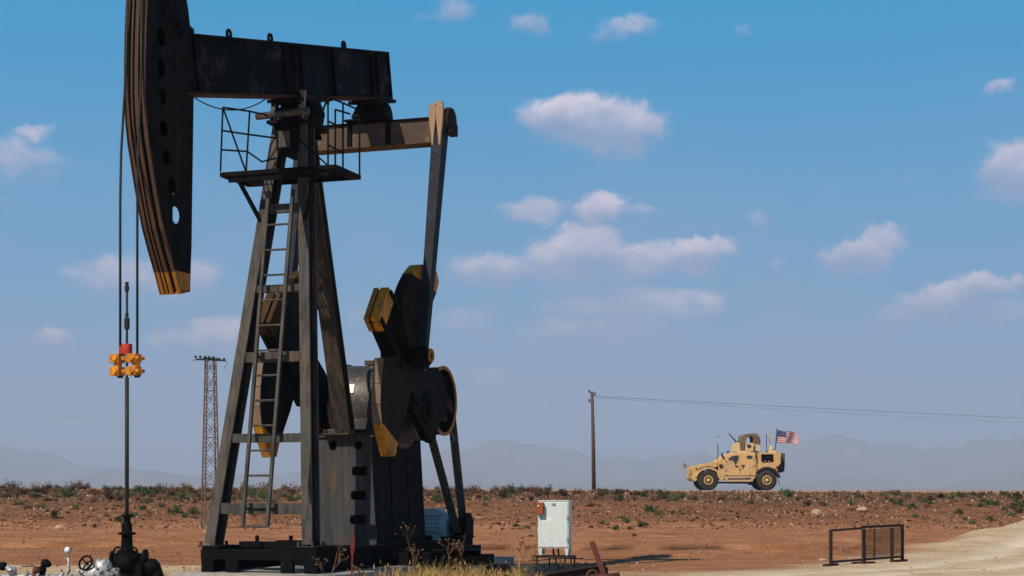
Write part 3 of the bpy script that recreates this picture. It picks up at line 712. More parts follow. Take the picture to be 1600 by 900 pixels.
    m.hexa([Lc(u1, -.6, zb_), Lc(u0 + .031, -.6, zb_), Lc(u0 + .031, -.57, zb_), Lc(u1, -.57, zb_), Lc(u1, -.5, zt_), Lc(u0 + .031, -.5, zt_), Lc(u0 + .031, -.47, zt_), Lc(u1, -.47, zt_)])
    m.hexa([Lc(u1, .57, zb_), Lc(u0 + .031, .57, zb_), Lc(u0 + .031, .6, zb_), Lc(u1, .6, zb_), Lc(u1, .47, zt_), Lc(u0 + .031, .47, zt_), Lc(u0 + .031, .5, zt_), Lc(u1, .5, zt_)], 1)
    m.box(Lc(u1 - .03, -.46, zb_), Lc(u1 - .001, .46, zt_)); m.box(Lc(u0 - .04, -.56, zt_ + .002), Lc(u1 + .04, .56, zt_ + .03))
    m.box(Lc(6.9, -.5, zb_ + .01), Lc(6.93, .5, zt_ - .01))
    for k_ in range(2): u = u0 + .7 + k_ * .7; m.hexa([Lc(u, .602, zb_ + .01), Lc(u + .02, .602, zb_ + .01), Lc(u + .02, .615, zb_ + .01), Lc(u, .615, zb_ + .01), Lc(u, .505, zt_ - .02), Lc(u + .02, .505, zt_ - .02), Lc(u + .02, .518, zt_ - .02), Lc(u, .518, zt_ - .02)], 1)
    m.build('pedestal', [M['ped'], M['pedside']], PJ, .003)  # right side panel and ribs: shade painted as a darker colour
    # ---- belt drive
    vb = .82; cs = (8.42, 1.52); cm = (9.52, -.66); Rs, Rm = .58, .16
    m = MB(); P0 = Lc(cs[0], vb - .1, cs[1])
    m.lathe(P0, (0, -1, 0), [(0, .10), (.0, .12), (.2, .12)], 16)
    nseg = 44
    for k_ in range(nseg):
        g0, g1 = 2 * math.pi * k_ / nseg, 2 * math.pi * (k_ + 1) / nseg
        q = lambda g, r, v: Lc(cs[0] + r * math.cos(g), v, cs[1] + r * math.sin(g))
        m.hexa([q(g0, Rs - .05, vb - .12), q(g1, Rs - .05, vb - .12), q(g1, Rs, vb - .12), q(g0, Rs, vb - .12), q(g0, Rs - .05, vb + .1), q(g1, Rs - .05, vb + .1), q(g1, Rs, vb + .1), q(g0, Rs, vb + .1)], 0)
        m.hexa([q(g0, Rs - .035, vb + .101), q(g1, Rs - .035, vb + .101), q(g1, Rs + .02, vb + .101), q(g0, Rs + .02, vb + .101), q(g0, Rs - .035, vb + .125), q(g1, Rs - .035, vb + .125), q(g1, Rs + .02, vb + .125), q(g0, Rs + .02, vb + .125)], 1)
    for k_ in range(5):
        g = 2 * math.pi * k_ / 5 + .9; m.bar(P0 + Vector((0, -.1, 0)), Lc(cs[0] + (Rs - .04) * math.cos(g), vb, cs[1] + (Rs - .04) * math.sin(g)), .08, .16, VY, w1=.07, d1=.10)
    m.build('belt_wheel', [M['black'], M['dyellow']], PJ)
    m = MB(); m.prism([Lc(cs[0] + a, vb + .14, cs[1] + b_) for a, b_ in ((-.95, .10), (-.75, .5), (-.34, .54), (-.1, .40), (.06, .12), (.04, -.18), (-.06, -.34), (-.2, -.26))], (0, .012, 0))
    m.build('wheel_guard', M['black'], PJ)
    dvec = Vector((cm[0] - cs[0], cm[1] - cs[1])); dl = dvec.length; dn = dvec / dl; pn = Vector((-dn.y, dn.x)); sa = (Rs - Rm) / dl; ca_ = math.sqrt(1 - sa * sa)
    for s in (-1, 1):
        nv = pn * s * ca_ - dn * -sa; nv = (pn * s * ca_ + dn * (sa))
        a = Vector(cs) + nv * (Rs + .01); b2 = Vector(cm) + nv * (Rm + .01)
        m = MB(); n_ = 36
        for k_ in range(n_):       # woven look: short cogged links
            f0, f1 = k_ / n_, (k_ + .86) / n_; p = a + (b2 - a) * f0; q2 = a + (b2 - a) * f1
            m.bar(Lc(p.x, vb - .055, p.y), Lc(q2.x, vb - .055, q2.y), .06, .03, VY); m.bar(Lc(p.x, vb + .03, p.y), Lc(q2.x, vb + .03, q2.y), .06, .03, VY)
        m.bar(Lc(a.x, vb, a.y), Lc(b2.x, vb, b2.y), .13, .012, VY); m.build('belt', M['belt'], PJ)
    m = MB(); m.lathe(Lc(cm[0], vb - .14, cm[1]), (0, -1, 0), [(0, .1), (.01, Rm + .03), (.05, Rm), (.22, Rm), (.27, Rm + .03), (.28, .08)], 24)
    m.prism([Lc(cm[0] + a, vb + .14, cm[1] + b_) for a, b_ in ((-.2, -.2), (.22, -.2), (.24, .1), (.1, .25), (-.15, .25))], (0, -.02, 0)); m.build('motor_pulley', M['black'], PJ)
    # motor, shaft along v
    m = MB(); mc = (9.52, -.66)
    m.lathe(Lc(mc[0], vb - .2, mc[1]), (0, 1, 0), [(0, .1), (.02, .24), (.12, .25), (.13, .22), (.8, .22), (.81, .25), (.95, .22), (.97, .1)], 24, 0)
    for k_ in range(20):
        g = 2 * math.pi * k_ / 20; m.bar(Lc(mc[0] + .235 * math.cos(g), vb - .34, mc[1] + .235 * math.sin(g)), Lc(mc[0] + .235 * math.cos(g), vb - .98, mc[1] + .235 * math.sin(g)), .03, .012, (math.cos(g), 0, math.sin(g)))
    m.box(Lc(mc[0] - .17, vb - .95, mc[1] + .2), Lc(mc[0] + .15, vb - .35, mc[1] + .32)); m.box(Lc(mc[0] - .22, vb - .9, mc[1] - .32), Lc(mc[0] + .22, vb - .75, mc[1] - .15)); m.box(Lc(mc[0] - .22, vb - .45, mc[1] - .32), Lc(mc[0] + .22, vb - .3, mc[1] - .15))
    m.build('electric_motor', M['motor'], PJ, .004)
    m = MB(); m.box(Lc(9.31, -.5, zt + .002), Lc(9.9, .95, zt + .03)); m.box(Lc(9.31, -.4, -1.18), Lc(9.8, .95, zt - .002)); m.build('motor_base', M['black'], PJ, .004)
    # ---- work platform with railings
    zd = 4.72; m = MB()
    uf, ur, vl, vr = 3.92, 4.78, -.86, 1.0
    for (p, q) in (((uf, vl), (uf, vr)), ((ur, vl), (ur, vr)), ((uf, vl), (ur, vl)), ((uf, vr), (ur, vr))): m.bar(Lc(*p, zd - .035), Lc(*q, zd - .035), .05, .06, (1, 0, 0) if p[0] == q[0] else (0, 1, 0))
    k_ = vl + .1
    while k_ < vr: m.bar(Lc(uf + .03, k_, zd - .02), Lc(ur - .03, k_, zd - .02), .012, .03, VY); k_ += .07
    for k2 in range(5): m.bar(Lc(uf + .15 + k2 * .14, vl, zd - .035), Lc(uf + .15 + k2 * .14, vr, zd - .035), .01, .01, (1, 0, 0))
    m.bar(Lc(uf + .02, vl + .12, zd - .13), Lc(uf + .02, vr - .1, zd - .13), .05, .05, (1, 0, 0))
    for s in (-1, 1): m.bar(Lc(uf + .1, s * .62, zd - .12), Lc(4.25, s * .35, zd - .75), .05, .05, VY)
    pf = m.build('work_platform', M['black'], PJ)
    def rail(name, segs, r=.014):
        m = MB()
        for pts in segs: m.tube(pts, r, 6)
        m.build(name, M['black'], pf)
    P1t, P1b = Lc(3.86, -.80, zd + .95), Lc(3.86, -.84, zd); P2t, P2b = Lc(4.02, -.44, zd + .90), Lc(4.02, -.5, zd); E = lambda h: Lc(4.35, -.17, zd + h)
    rail('railing', [[P1t, P1b], [P2t, P2b], [P1t, P2b], [P1t, P2t, E(.86)], [P1b.lerp(P1t, .64), P2b.lerp(P2t, .62), E(.55)], [P1b.lerp(P1t, .34), P2b.lerp(P2t, .34), P2b.lerp(P2t, .3).lerp(E(.2), .5) + Vector((0, 0, -.06)), E(.25)], [E(.86), Lc(4.4, -.1, zd + 1.35)]])
    Q1t, Q1b = Lc(3.98, .86, zd + 1.0), Lc(3.98, .86, zd); Q2t, Q2b = Lc(4.3, .95, zd + .98), Lc(4.3, .95, zd); Q3t, Q3b = Lc(4.78, 1.0, zd + .97), Lc(4.78, 1.0, zd)
    G1t, G1b = Lc(4.1, .92, zd + .84), Lc(4.1, .92, zd)
    rail('railing', [[Q1t, Q1b], [Q2t, Q2b], [Q3t, Q3b], [Q1t, Q2t, Q3t], [Q1b.lerp(Q1t, .65), Q2b.lerp(Q2t, .62)], [Q1t, Lc(4.3, .5, zd + .6)], [G1t, G1b], [G1t, Lc(4.5, .97, zd + .86)], [Q1b.lerp(Q1t, .3), Q2b.lerp(Q2t, .25)], [Q1b, Lc(4.2, .3, zd + .45)]])
    # wire from head to post
    m = MB(); a = SP(304, 153, .1); c = Lc(4.4, -.2, 5.99); m.tube([a.lerp(c, t) - Vector((0, 0, .22 * 4 * t * (1 - t))) for t in [i / 14 for i in range(15)]], .009, 5); m.build('tie_wire', M['cable'], PJ)
    # ---- horse head
    hw = .155
    fr = [(233, -40), (231, 0), (229, 50), (228, 100), (228, 150), (230, 190), (233, 220), (238, 252), (243, 285), (249, 320), (256, 357), (265, 392), (274, 424), (283, 459)]
    bk = [(297, 456), (298, 424), (299.5, 380), (300.5, 300), (302, 200), (303, 130), (300, 75), (297, 40), (294, 12), (290, -10), (272, -40)]
    FRo = [Vector(side(*p, hw)) for p in fr]; BK = [Vector(side(*p, hw)) for p in bk]
    outline = FRo + BK
    zy = side(285, 425, hw)[1]
    def circ(px, py, rx, rz, n=14): u, z = side(px, py, hw); return [(u + rx * math.cos(2 * math.pi * k / n), z + rz * math.sin(2 * math.pi * k / n)) for k in range(n)]
    m = MB()
    dark_ol = [p for p in outline if p.y > zy + 1e-4]; 
    iF = max(i for i, p in enumerate(FRo) if p.y > zy); pf_ = FRo[iF].lerp(FRo[iF + 1], (FRo[iF].y - zy) / (FRo[iF].y - FRo[iF + 1].y))
    iB = min(i for i, p in enumerate(BK) if p.y > zy); pb_ = BK[iB - 1].lerp(BK[iB], (zy - BK[iB - 1].y) / (BK[iB].y - BK[iB - 1].y))
    dk = FRo[:iF + 1] + [pf_, pb_] + BK[iB:]; yl = [pf_] + FRo[iF + 1:] + BK[:iB] + [pb_]
    holes = [circ(255, 14, .11, .13), circ(252, 57, .10, .13), circ(252, 106, .10, .12), circ(255, 152, .09, .11), circ(256, 201, .11, .11), circ(260, 246, .10, .10), circ(269, 292, .10, .11), circ(275, 336, .115, .115)]
    for s in (-1, 1):
        plate_with_holes(m, [tuple(p) for p in dk], holes, lambda a, b_: Lc(a, s * hw, b_), (0, s * .02, 0), 0)
        m.prism([Lc(p.x, s * hw, p.y) for p in yl], (0, s * .02, 0), 1)
    # front curved plate plus raised ribs
    def inner(p, i, d):
        a = FRo[max(0, i - 1)]; b_ = FRo[min(len(FRo) - 1, i + 1)]; t = (b_ - a).normalized(); n = Vector((-t.y, t.x))
        if n.x < 0: n = -n
        return p + n * d
    fine_ = []
    for i in range(len(FRo) - 1):
        for k_ in range(3): fine_.append(FRo[i].lerp(FRo[i + 1], k_ / 3))
    fine_.append(FRo[-1])
    def strip(v0, v1, d0, d1, mi_d, mi_y):
        FF = fine_; n = len(FF)
        for i in range(n - 1):
            p, q = FF[i], FF[i + 1]; t = (FF[min(n - 1, i + 2)] - FF[max(0, i - 1)]).normalized(); nn = Vector((-t.y, t.x)); nn = -nn if nn.x < 0 else nn
            mi = mi_y if (p.y + q.y) / 2 < zy else mi_d
            m.hexa([Lc(p.x + nn.x * d0, v0, p.y + nn.y * d0), Lc(p.x + nn.x * d0, v1, p.y + nn.y * d0), Lc(p.x + nn.x * d1, v1, p.y + nn.y * d1), Lc(p.x + nn.x * d1, v0, p.y + nn.y * d1),
                    Lc(q.x + nn.x * d0, v0, q.y + nn.y * d0), Lc(q.x + nn.x * d0, v1, q.y + nn.y * d0), Lc(q.x + nn.x * d1, v1, q.y + nn.y * d1), Lc(q.x + nn.x * d1, v0, q.y + nn.y * d1)], mi)
    strip(-hw + .001, hw - .001, .03, .05, 0, 3)
    for (v0, v1) in ((-.155, -.145), (-.125, -.085), (-.055, -.03), (.0, .05), (.105, .155)): strip(v0, v1, -.015, .028, 2, 1)
    # bottom closing and inner web at the beam joint
    m.prism([Lc(p.x, -hw, p.y) for p in (FRo[-1], BK[0], BK[0] + Vector((0, .03)), FRo[-1] + Vector((0, .03)))], (0, -2 * hw, 0), 1)
    mz = BK[4]; m.box(Lc(mz.x - .05, -hw + .002, BK[3].y), Lc(mz.x - .03, hw - .002, BK[7].y), 0)
    m.build('horse_head', [M['hh'], M['dyellow'], M['brown'], M['black']], PJ)
    # ---- bridle, carrier bar, polished rod
    for (px, v) in ((189.5, -.115), (211.5, .13)):
        m = MB(); u = .03; zt_ = 4.6; zlow = (765 - 590) / F * OY
        m.tube([Lc(u, v, zlow - .1 + .1), Lc(u, v, 3.6), Lc(u + .02, v, 4.2), Lc(.14, v * .9, 5.25), Lc(.17, v * .8, 6.2)], .016, 8)
        m.build('bridle_cable', M['cable'], PJ)
        m = MB(); m.lathe(Lc(u, v, zlow), (0, 0, 1), [(0, .03), (.0, .036), (.13, .036), (.14, .02)], 10); m.build('cable_end', M['cable'], PJ)
    zz = lambda py: (765 - py) / F * OY
    m = MB(); m.tube([Lc(0, 0, zz(870)), Lc(0, 0, zz(560)), Lc(0, 0, zz(441))], .016, 8)
    m.lathe(Lc(0, 0, zz(456)), (0, 0, 1), [(0, .02), (.02, .028), (.07, .028), (.09, .02), (.12, .026), (.125, .012)], 8); m.lathe(Lc(0, 0, zz(515)), (0, 0, 1), [(0, .02), (.01, .034), (.13, .034), (.16, .02), (.2, .024), (.21, .01)], 8)
    m.tube([Lc(0, 0, zz(860)), Lc(0, 0, zz(590))], .026, 8); m.build('polished_rod', M['cable'], PJ)
    m = MB()
    for zc1, in ((zz(560),), (zz(580),)):
        for v in (-.12, .12):
            m.box(Lc(-.075, v - .085, zc1 - .055), Lc(.075, v + .045, zc1 + .055)); m.lathe(Lc(-.1, v, zc1), (1, 0, 0), [(0, .035), (.2, .035)], 6)
            m.lathe(Lc(-.08, v + .07 * (1 if v > 0 else -1), zc1), (1, 0, 0), [(0, .025), (.16, .025)], 6)
        m.bar(Lc(0, -.14, zc1), Lc(0, .14, zc1), .06, .05, (1, 0, 0))
    for v in (-.13, .13): m.lathe(Lc(0, v, zz(583)), (0, 0, 1), [(0, .05), (.2, .05)], 10)
    cb = m.build('carrier_bar', M['orange'], PJ, .006)
    m = MB(); m.lathe(Lc(0, .0, zz(554)), (0, 0, 1), [(0, .045), (.0, .065), (.13, .065), (.135, .03)], 10); m.box(Lc(-.06, -.08, zz(553)), Lc(.05, -.03, zz(541))); m.build('rod_clamp', M['red'], cb, .004)
M['pedleg'] = worn('brown_grey_leg', (.062, .050, .040), (.036, .030, .026), (.11, .07, .05), rust=.66, stretch=(1, 1, .3), spec=.12, streak=.8)
M['pedside'] = worn('shade_dark_pedestal_paint', (.006, .006, .008), (.011, .011, .013), (.035, .033, .033), rust=.66, stretch=(2.5, 2.5, .15), spec=.04)  # pedestal tone darkened for the side turned from the sun
M['brownblack'] = worn('greasy_brown_steel', (.03, .022, .018), (.015, .012, .011), (.10, .07, .05), rust=.62, scale=6, spec=.05)
M['flange'] = worn('rusty_flange', (.07, .026, .012), (.04, .018, .010), (.10, .04, .02), rust=.6, scale=2, spec=.05)
M['shadeyellow'] = worn('shade_dark_yellow_paint', (.07, .035, .012), (.03, .02, .012), (.20, .09, .015), rust=.62, scale=5, spec=.05)  # yellow darkened to the shade on the left crank
M['wt'] = worn('shade_dark_paint', (.011, .0095, .0095), (.02, .014, .012), (.05, .03, .022), rust=.6, scale=4, stretch=(1, 1, .4), spec=.04)  # colour holds the shade of weight sides and leg webs
M['pit'] = worn('pitman_paint', (.016, .02, .032), (.01, .013, .022), (.06, .05, .045), rust=.63, spec=.15)
M['hh'] = worn('horse_head_paint', (.006, .0055, .0055), (.011, .009, .008), (.035, .026, .022), rust=.64, scale=2, stretch=(1, 1, .3), spec=.04, streak=.7, scol=(.035, .025, .02))
pump_jack()

M['darkconcrete'] = worn('dark_mottled_concrete', (.035, .032, .03), (.055, .05, .045), (.12, .11, .1), rust=.66, scale=5, bump=.5, rough=.9, stretch=(1, 1, 1))  # much darker tone than the slab concrete
# ------------------------------------------------------------------ concrete slab under the pump
def local_poly_prism(name, pts, z0, z1, mat, **kw):
    m = MB(); cx = sum(p[0] for p in pts) / len(pts); cy = sum(p[1] for p in pts) / len(pts)
    m.prism([(x - cx, y - cy, z0) for x, y in pts], (0, 0, z1 - z0)); o = m.build(name, mat, None, .012); o.location = (cx, cy, 0); tag(o, **kw); return o
def UV(u, v): return (OX + UX * u + UY * v, OY + UY * u - UX * v)
local_poly_prism('concrete_slab', [UV(2.95, -1.15), UV(2.6, 1.35), UV(9.9, 1.7), UV(9.9, -1.25)], -.05, .205, M['concrete'], label='pale worn concrete slab carrying the pump jack frame', cat='slab')
local_poly_prism('concrete_block', [(-.50, 25.95), (.355, 25.9), (.36, 26.35), (-.5, 26.4)], -.05, .205, M['darkconcrete'], label='low dark concrete block in the grass right of the pump base', cat='block')

# ------------------------------------------------------------------ wellhead and flow line fittings
def W3(px, py, Y): return Vector(((px - 800) * Y / F, Y, (765 - py) * Y / F + H))
def rel(o, p): return Vector(p) - o.location
def wellhead():
    Y = OY; r = empty('wellhead', (OX, OY, 0), 0, label='black wellhead with stacked flanges and two small handwheels under the polished rod', cat='wellhead')
    z = lambda py: (765 - py) * Y / F + H
    m = MB()
    m.lathe((0, 0, 0), (0, 0, 1), [(0, .3), (.15, .3), (.15, .22), (z(885), .22), (z(884), .19), (z(872), .17), (z(862), .12), (z(858), .075), (z(836), .065), (z(835), .11), (z(832), .11), (z(831), .065), (z(818), .065), (z(817), .045), (z(808), .045), (z(807), .07), (z(804), .07), (z(803), .022), (z(770), .02)], 20)
    m.lathe((0, -.02, z(835)), (0, 0, 1), [(0, .085), (.03, .085)], 6)
    m.lathe((-.2, 0, z(873)), (1, 0, 0), [(0, .05), (.0, .1), (.03, .1), (.04, .07), (.4, .07), (.41, .12), (.45, .12)], 14)
    for g in range(8): a = g * math.pi / 4; m.lathe((.2 * math.cos(a), .2 * math.sin(a), z(888)), (0, 0, 1), [(0, .02), (.09, .02)], 6)
    m.ball((.02, -.16, z(880)), .13, 10); m.box((.05, -.2, .1), (.22, .1, z(880)))
    m.build('body', M['black'], r, .003)
    for s, px in ((-1, 187), (1, 208.5)):
        m = MB(); c = Vector(((px - 197.5) * Y / F, -.1, z(862.5))); ax = Vector((s * .35, -1, 0)); m.ring(c, ax, .066, .012, 20, 6)
        x_ = ax.normalized().orthogonal().normalized(); y_ = ax.normalized().cross(x_)
        for k_ in range(5): g = k_ * 2 * math.pi / 5; m.tube([c, c + (x_ * math.cos(g) + y_ * math.sin(g)) * .062], .006, 5)
        m.tube([c, c - ax.normalized() * .12 + Vector((-s * .02, 0, 0))], .013, 6); m.build('handwheel', M['black'], r)
    m = MB(); m.tube([(.1, 0, .25), (.25, -.02, z(883)), (.34, -.02, z(885)), (.42, -.02, .2), (.45, 0, 0)], .085, 12); m.ball((.31, -.02, z(887)), .12, 12); m.lathe((.16, -.01, .3), (1, 0, .1), [(0, .12), (.04, .12)], 12); m.build('side_outlet', M['black'], r)
wellhead()
def flow_fittings():
    Y = 19.9; g0 = 0
    r = empty('pressure_gauge', (W3(107, 0, Y).x, Y, 0), 0, label='small round silver pressure gauge on a thin upright stem left of the wellhead', cat='gauge')
    z = lambda py: (765 - py) * Y / F + H
    m = MB(); m.tube([(0, 0, 0), (0, 0, z(898))], .03, 8); m.tube([(0, 0, z(898)), (0, 0, z(868))], .014, 8); m.lathe((0, 0, z(894)), (0, 0, 1), [(0, .02), (.01, .026), (.05, .02), (.08, .026), (.09, .015)], 8); m.tube([(0, 0, z(874)), (-.05, 0, z(873))], .011, 6); m.lathe((-.05, 0, z(876)), (0, 0, 1), [(0, .014), (.03, .014)], 6); m.build('stem', M['silver'], r)
    m = MB(); m.lathe((0, .02, z(860)), (-.3, -1, .15), [(0, .02), (.0, .042), (.04, .042), (.045, .035)], 18); m.build('gauge_case', M['silver'], r)
    m = MB(); m.lathe((0, .02, z(860)), (-.3, -1, .15), [(.046, .005), (.046, .033), (.049, .033)], 16); m.build('gauge_dial', M['plate'], r)
    # big handwheel valve
    r = empty('gate_valve', (W3(150, 0, Y).x, Y, 0), 0, label='flaking white gate valve with a tilted black handwheel left of the wellhead', cat='valve')
    zv = z(886); m = MB(); m.lathe((-.22, 0, zv - .08), (1, 0, 0), [(0, .08), (.05, .08), (.06, .12), (.2, .125), (.3, .13), (.38, .1), (.42, .07), (.5, .07)], 18); m.ball((.08, 0, zv - .02), .13, 12); m.box((-.1, -.1, 0), (.2, .1, zv - .1)); m.build('body', M['silver'], r)
    m = MB(); c = Vector((-.105, -.08, z(879))); ax = Vector((-.35, -1, .45)); a_ = ax.normalized(); m.ring(c, a_, .088, .013, 24, 6)
    x_ = a_.orthogonal().normalized(); y_ = a_.cross(x_)
    for k_ in range(3): g = k_ * 2 * math.pi / 3 + .5; m.tube([c, c + (x_ * math.cos(g) + y_ * math.sin(g)) * .085], .009, 5)
    m.tube([c, c - a_ * .16], .014, 6); m.build('handwheel', M['black'], r)
    # black lever valve
    r = empty('ball_valve', (W3(66, 0, Y).x, Y, 0), 0, label='small black valve with a thin lever handle on the flow line', cat='valve')
    m = MB(); m.tube([(0, 0, 0), (0, 0, z(893))], .04, 8); m.ball((.0, 0, z(890)), .055, 10); m.tube([(-.02, 0, z(888)), (.03, 0, z(880))], .02, 8); m.lathe((.03, 0, z(884)), (.5, -.4, .8), [(0, .03), (.02, .06), (.06, .06), (.08, .03)], 10); m.ball((.065, -.02, z(882)), .05, 10, sq=(1.2, 1, .75))
    m.build('body', M['black'], r)
    m = MB(); m.tube([(0, 0, z(892)), (-.11, -.02, z(884)), (-.16, -.02, z(884.5)), (-.24, -.02, z(885))], .009, 6, r1=.006); m.build('lever', M['black'], r)
    # left elbow
    r = empty('pipe_elbow', (W3(8, 0, Y).x, Y, 0), 0, label='short silver pipe elbow with a black cap at the left edge of the yard', cat='pipe fitting')
    m = MB(); m.tube([(.14, 0, 0), (.1, 0, z(894)), (.02, 0, z(887)), (-.05, 0, z(884))], .042, 12); m.lathe((.05, -.03, z(894)), (1, 0, .5), [(0, .03), (.0, .055), (.05, .055), (.1, .03)], 10); m.build('elbow', M['silver'], r)
    m = MB(); m.lathe((-.03, 0, z(891)), (.1, -.1, 1), [(0, .03), (.01, .055), (.07, .058), (.1, .03)], 12); m.build('cap', M['black'], r)
    # flow line
    m = MB(); zf = z(900) - .03; x0, x1 = W3(-40, 0, Y).x, OX - .15
    m.tube([(x0, 0, zf), (x1, 0, zf)], .055, 12)
    for px in (40, 95, 120, 165): x = W3(px, 0, Y).x; m.lathe((x, 0, zf), (1, 0, 0), [(0, .08), (.035, .08)], 12)
    for px in (0, 90): x = W3(px, 0, Y).x; m.box((x - .03, -.05, 0), (x + .03, .05, zf - .04))
    o = m.build('flow_line', M['silver']); o.location = (0, Y, 0); tag(o, label='silver painted flow line pipe running left from the wellhead', cat='pipe')
    # rusty nut-like fitting
    m = MB(); x = 0; m.tube([(0, 0, 0), (0, 0, z(892))], .025, 8); m.lathe((0, 0, z(893)), (.6, 0, .5), [(0, .03), (.02, .045), (.06, .045), (.08, .02)], 8); o = m.build('pipe_plug', M['rust']); o.location = (W3(57, 0, Y).x, Y - .1, 0)
    tag(o, label='small rusty pipe plug in front of the lever valve', cat='pipe plug')
flow_fittings()

# ------------------------------------------------------------------ electrical cabinet on its stand
def cabinet():
    Y = 26.0; s = Y / F; x0, x1 = (842 - 800) * s, (893 - 800) * s; z = lambda py: (765 - py) * s + H
    r = empty('electrical_cabinet', ((x0 + x1) / 2, Y + .15, 0), R(-13), label='white metal electrical cabinet with an orange brown box on its corner, on a rusty stand', cat='electrical cabinet')
    w = .50; d = .26; zb, zt = z(857), z(783)
    m = MB(); m.box((-w / 2, -d / 2, zb), (w / 2, d / 2, zt)); m.box((-w / 2 - .006, -d / 2 - .01, zt + .001), (w / 2 + .006, d / 2 + .004, zt + .012))
    for sx in (-1, 1):
        for sy in (-1, 1):
            x = sx * (w / 2 - .035); y = sy * (d / 2 - .02)
            m.hexa([(x - .02, y - .012, z(868)), (x + .02, y - .012, z(868)), (x + .02, y + .012, z(868)), (x - .02, y + .012, z(868)), (x - .036, y - .016, zb - .001), (x + .034, y - .016, zb - .001), (x + .034, y + .016, zb - .001), (x - .036, y + .016, zb - .001)])
    m.build('housing', M['white'], r, .006)
    m = MB(); m.box((-w / 2 + .015, -d / 2 - .012, zb + .02), (w / 2 - .015, -d / 2 - .001, zt - .02)); dr = m.build('door', M['white'], r, .004)
    m = MB(); m.box((-.02, -d / 2 - .03, zt - .06), (.035, -d / 2 - .013, zt - .03)); m.build('latch', M['silver'], dr)
    m = MB(); m.box((-w / 2 - .005, -d / 2 - .10, zt - .205), (-w / 2 + .10, -d / 2 - .013, zt - .02)); jb = m.build('junction_box', M['boxred'], r, .006)
    m = MB(); m.lathe((-w / 2 + .03, -d / 2 - .102, zt - .08), (0, -1, 0), [(0, .016), (.01, .016)], 10); m.build('button', M['plate'], jb)
    for hz_ in (zb + .1, zt - .3): m = MB(); m.box((w / 2 - .03, -d / 2 - .02, hz_), (w / 2 - .012, -d / 2 - .0125, hz_ + .07)); m.build('hinge', M['silver'], dr)
    m = MB(); m.box((-.17, -d / 2 - .014, zb + .42), (-.03, -d / 2 - .0125, zb + .50)); m.build('worn_sticker', M['plate'], dr)
    m = MB(); m.box((-w / 2 - .035, -.03, zt - .50), (-w / 2 - .001, .05, zt - .44)); m.build('switch', M['motor'], r, .004)
    m = MB(); m.box((-w / 2 - .03, -.03, zb + .03), (-w / 2 - .001, .04, zb + .08)); m.build('switch', M['red'], r, .004)
    m = MB(); zs = z(868) - .002
    for (a, b) in (((-.27, -.16), (.30, -.16)), ((-.27, .16), (.30, .16)), ((-.27, -.16), (-.27, .16)), ((.30, -.16), (.30, .16))): m.bar((*a, zs - .02), (*b, zs - .02), .03, .035, (0, 0, 1) if False else ((0, 1, 0) if a[1] == b[1] else (1, 0, 0)))
    for q in ((-.26, -.15), (.29, -.15), (-.12, .15), (.29, .15), (.19, -.13)): m.bar((*q, 0), (*q, zs - .04), .022, .022, (1, 0, 0))
    m.build('stand', M['rustdark'], r)
    for k_, (x, x2) in enumerate(((-.03, .12), (.05, .18))):
        m = MB(); m.tube([(x, 0, zb), (x + .01, 0, zb - .1), ((x + x2) / 2, 0, .18), (x2, .0, 0)], .016, 8); m.build('conduit', M['canvas'] if k_ else M['vblack'], r)
cabinet()

# ------------------------------------------------------------------ rusty scrap beside the cabinet
def scrap():
    Y = 25.9; s = Y / F; z = lambda py: (765 - py) * s + H; x = lambda px: (px - 800) * s
    m = MB(); m.bar((0, 0, -.1), (x(925) - x(945), .05, z(846) - z(893)), .085, .06, (1, 0, 0)); o = m.build('leaning_post', M['rust'], None, .004); o.location = (x(945), Y, z(893)); o.location.z = .1
    o.location.z = z(893); tag(o, label='rusty steel post leaning left out of the scrap heap', cat='post')
    m = MB(); m.ibeam((0, 0, 0), (x(947) - x(850), .25, z(886) - z(900)), .12, .14, (0, 1, 0)); m.box((x(940) - x(850), .15, z(905) - z(900)), (x(951) - x(850), .3, z(884) - z(900))); o = m.build('scrap_beam', M['rustdark'], None, .004); o.location = (x(850), Y - .05, z(903)); tag(o, label='dark rusty steel beam lying behind the leaning post', cat='scrap beam')
    m = MB(); m.tube([(0, 0, 0), (x(969) - x(925), .02, .05)], .05, 12); m.box((x(925) - x(925), -.06, -.15), (x(969) - x(925), .06, -.0)); o = m.build('scrap_pipe', M['rust']); o.location = (x(922), Y - .35, z(899) - .03); tag(o, label='thick rusty pipe lying in front of the leaning post', cat='scrap pipe')
    m = MB(); m.ring((0, 0, 0), (0.2, -1, .1), .09, .02, 20, 6); o = m.build('scrap_ring', M['rust']); o.location = (x(925), Y - .2, z(899)); tag(o, label='rusty iron ring half hidden at the foot of the leaning post', cat='ring')
    # red marker stake in front of the pump
    Y = 22.3; s = Y / F; z = lambda py: (765 - py) * s + H; x = lambda px: (px - 800) * s
    m = MB(); m.bar((-.03, 0, -.12), (0, 0, z(858)), .02, .02, (1, 0, 0))
    m.prism([(a - .0, 0, z(b)) for a, b in ((-.03, 862), (-.025, 845), (-.005, 833), (.005, 825), (.012, 832), (.03, 842), (.025, 860), (.008, 868), (-.01, 870))], (0, .012, 0)); o = m.build('marker_stake', M['redrust']); o.location = (x(551), Y, 0); tag(o, label='thin dark red painted metal stake standing before the pump base', cat='stake')
M['redrust'] = worn('dark_red_paint', (.16, .02, .015), (.09, .015, .015), (.2, .05, .03), rust=.6, scale=8)
scrap()

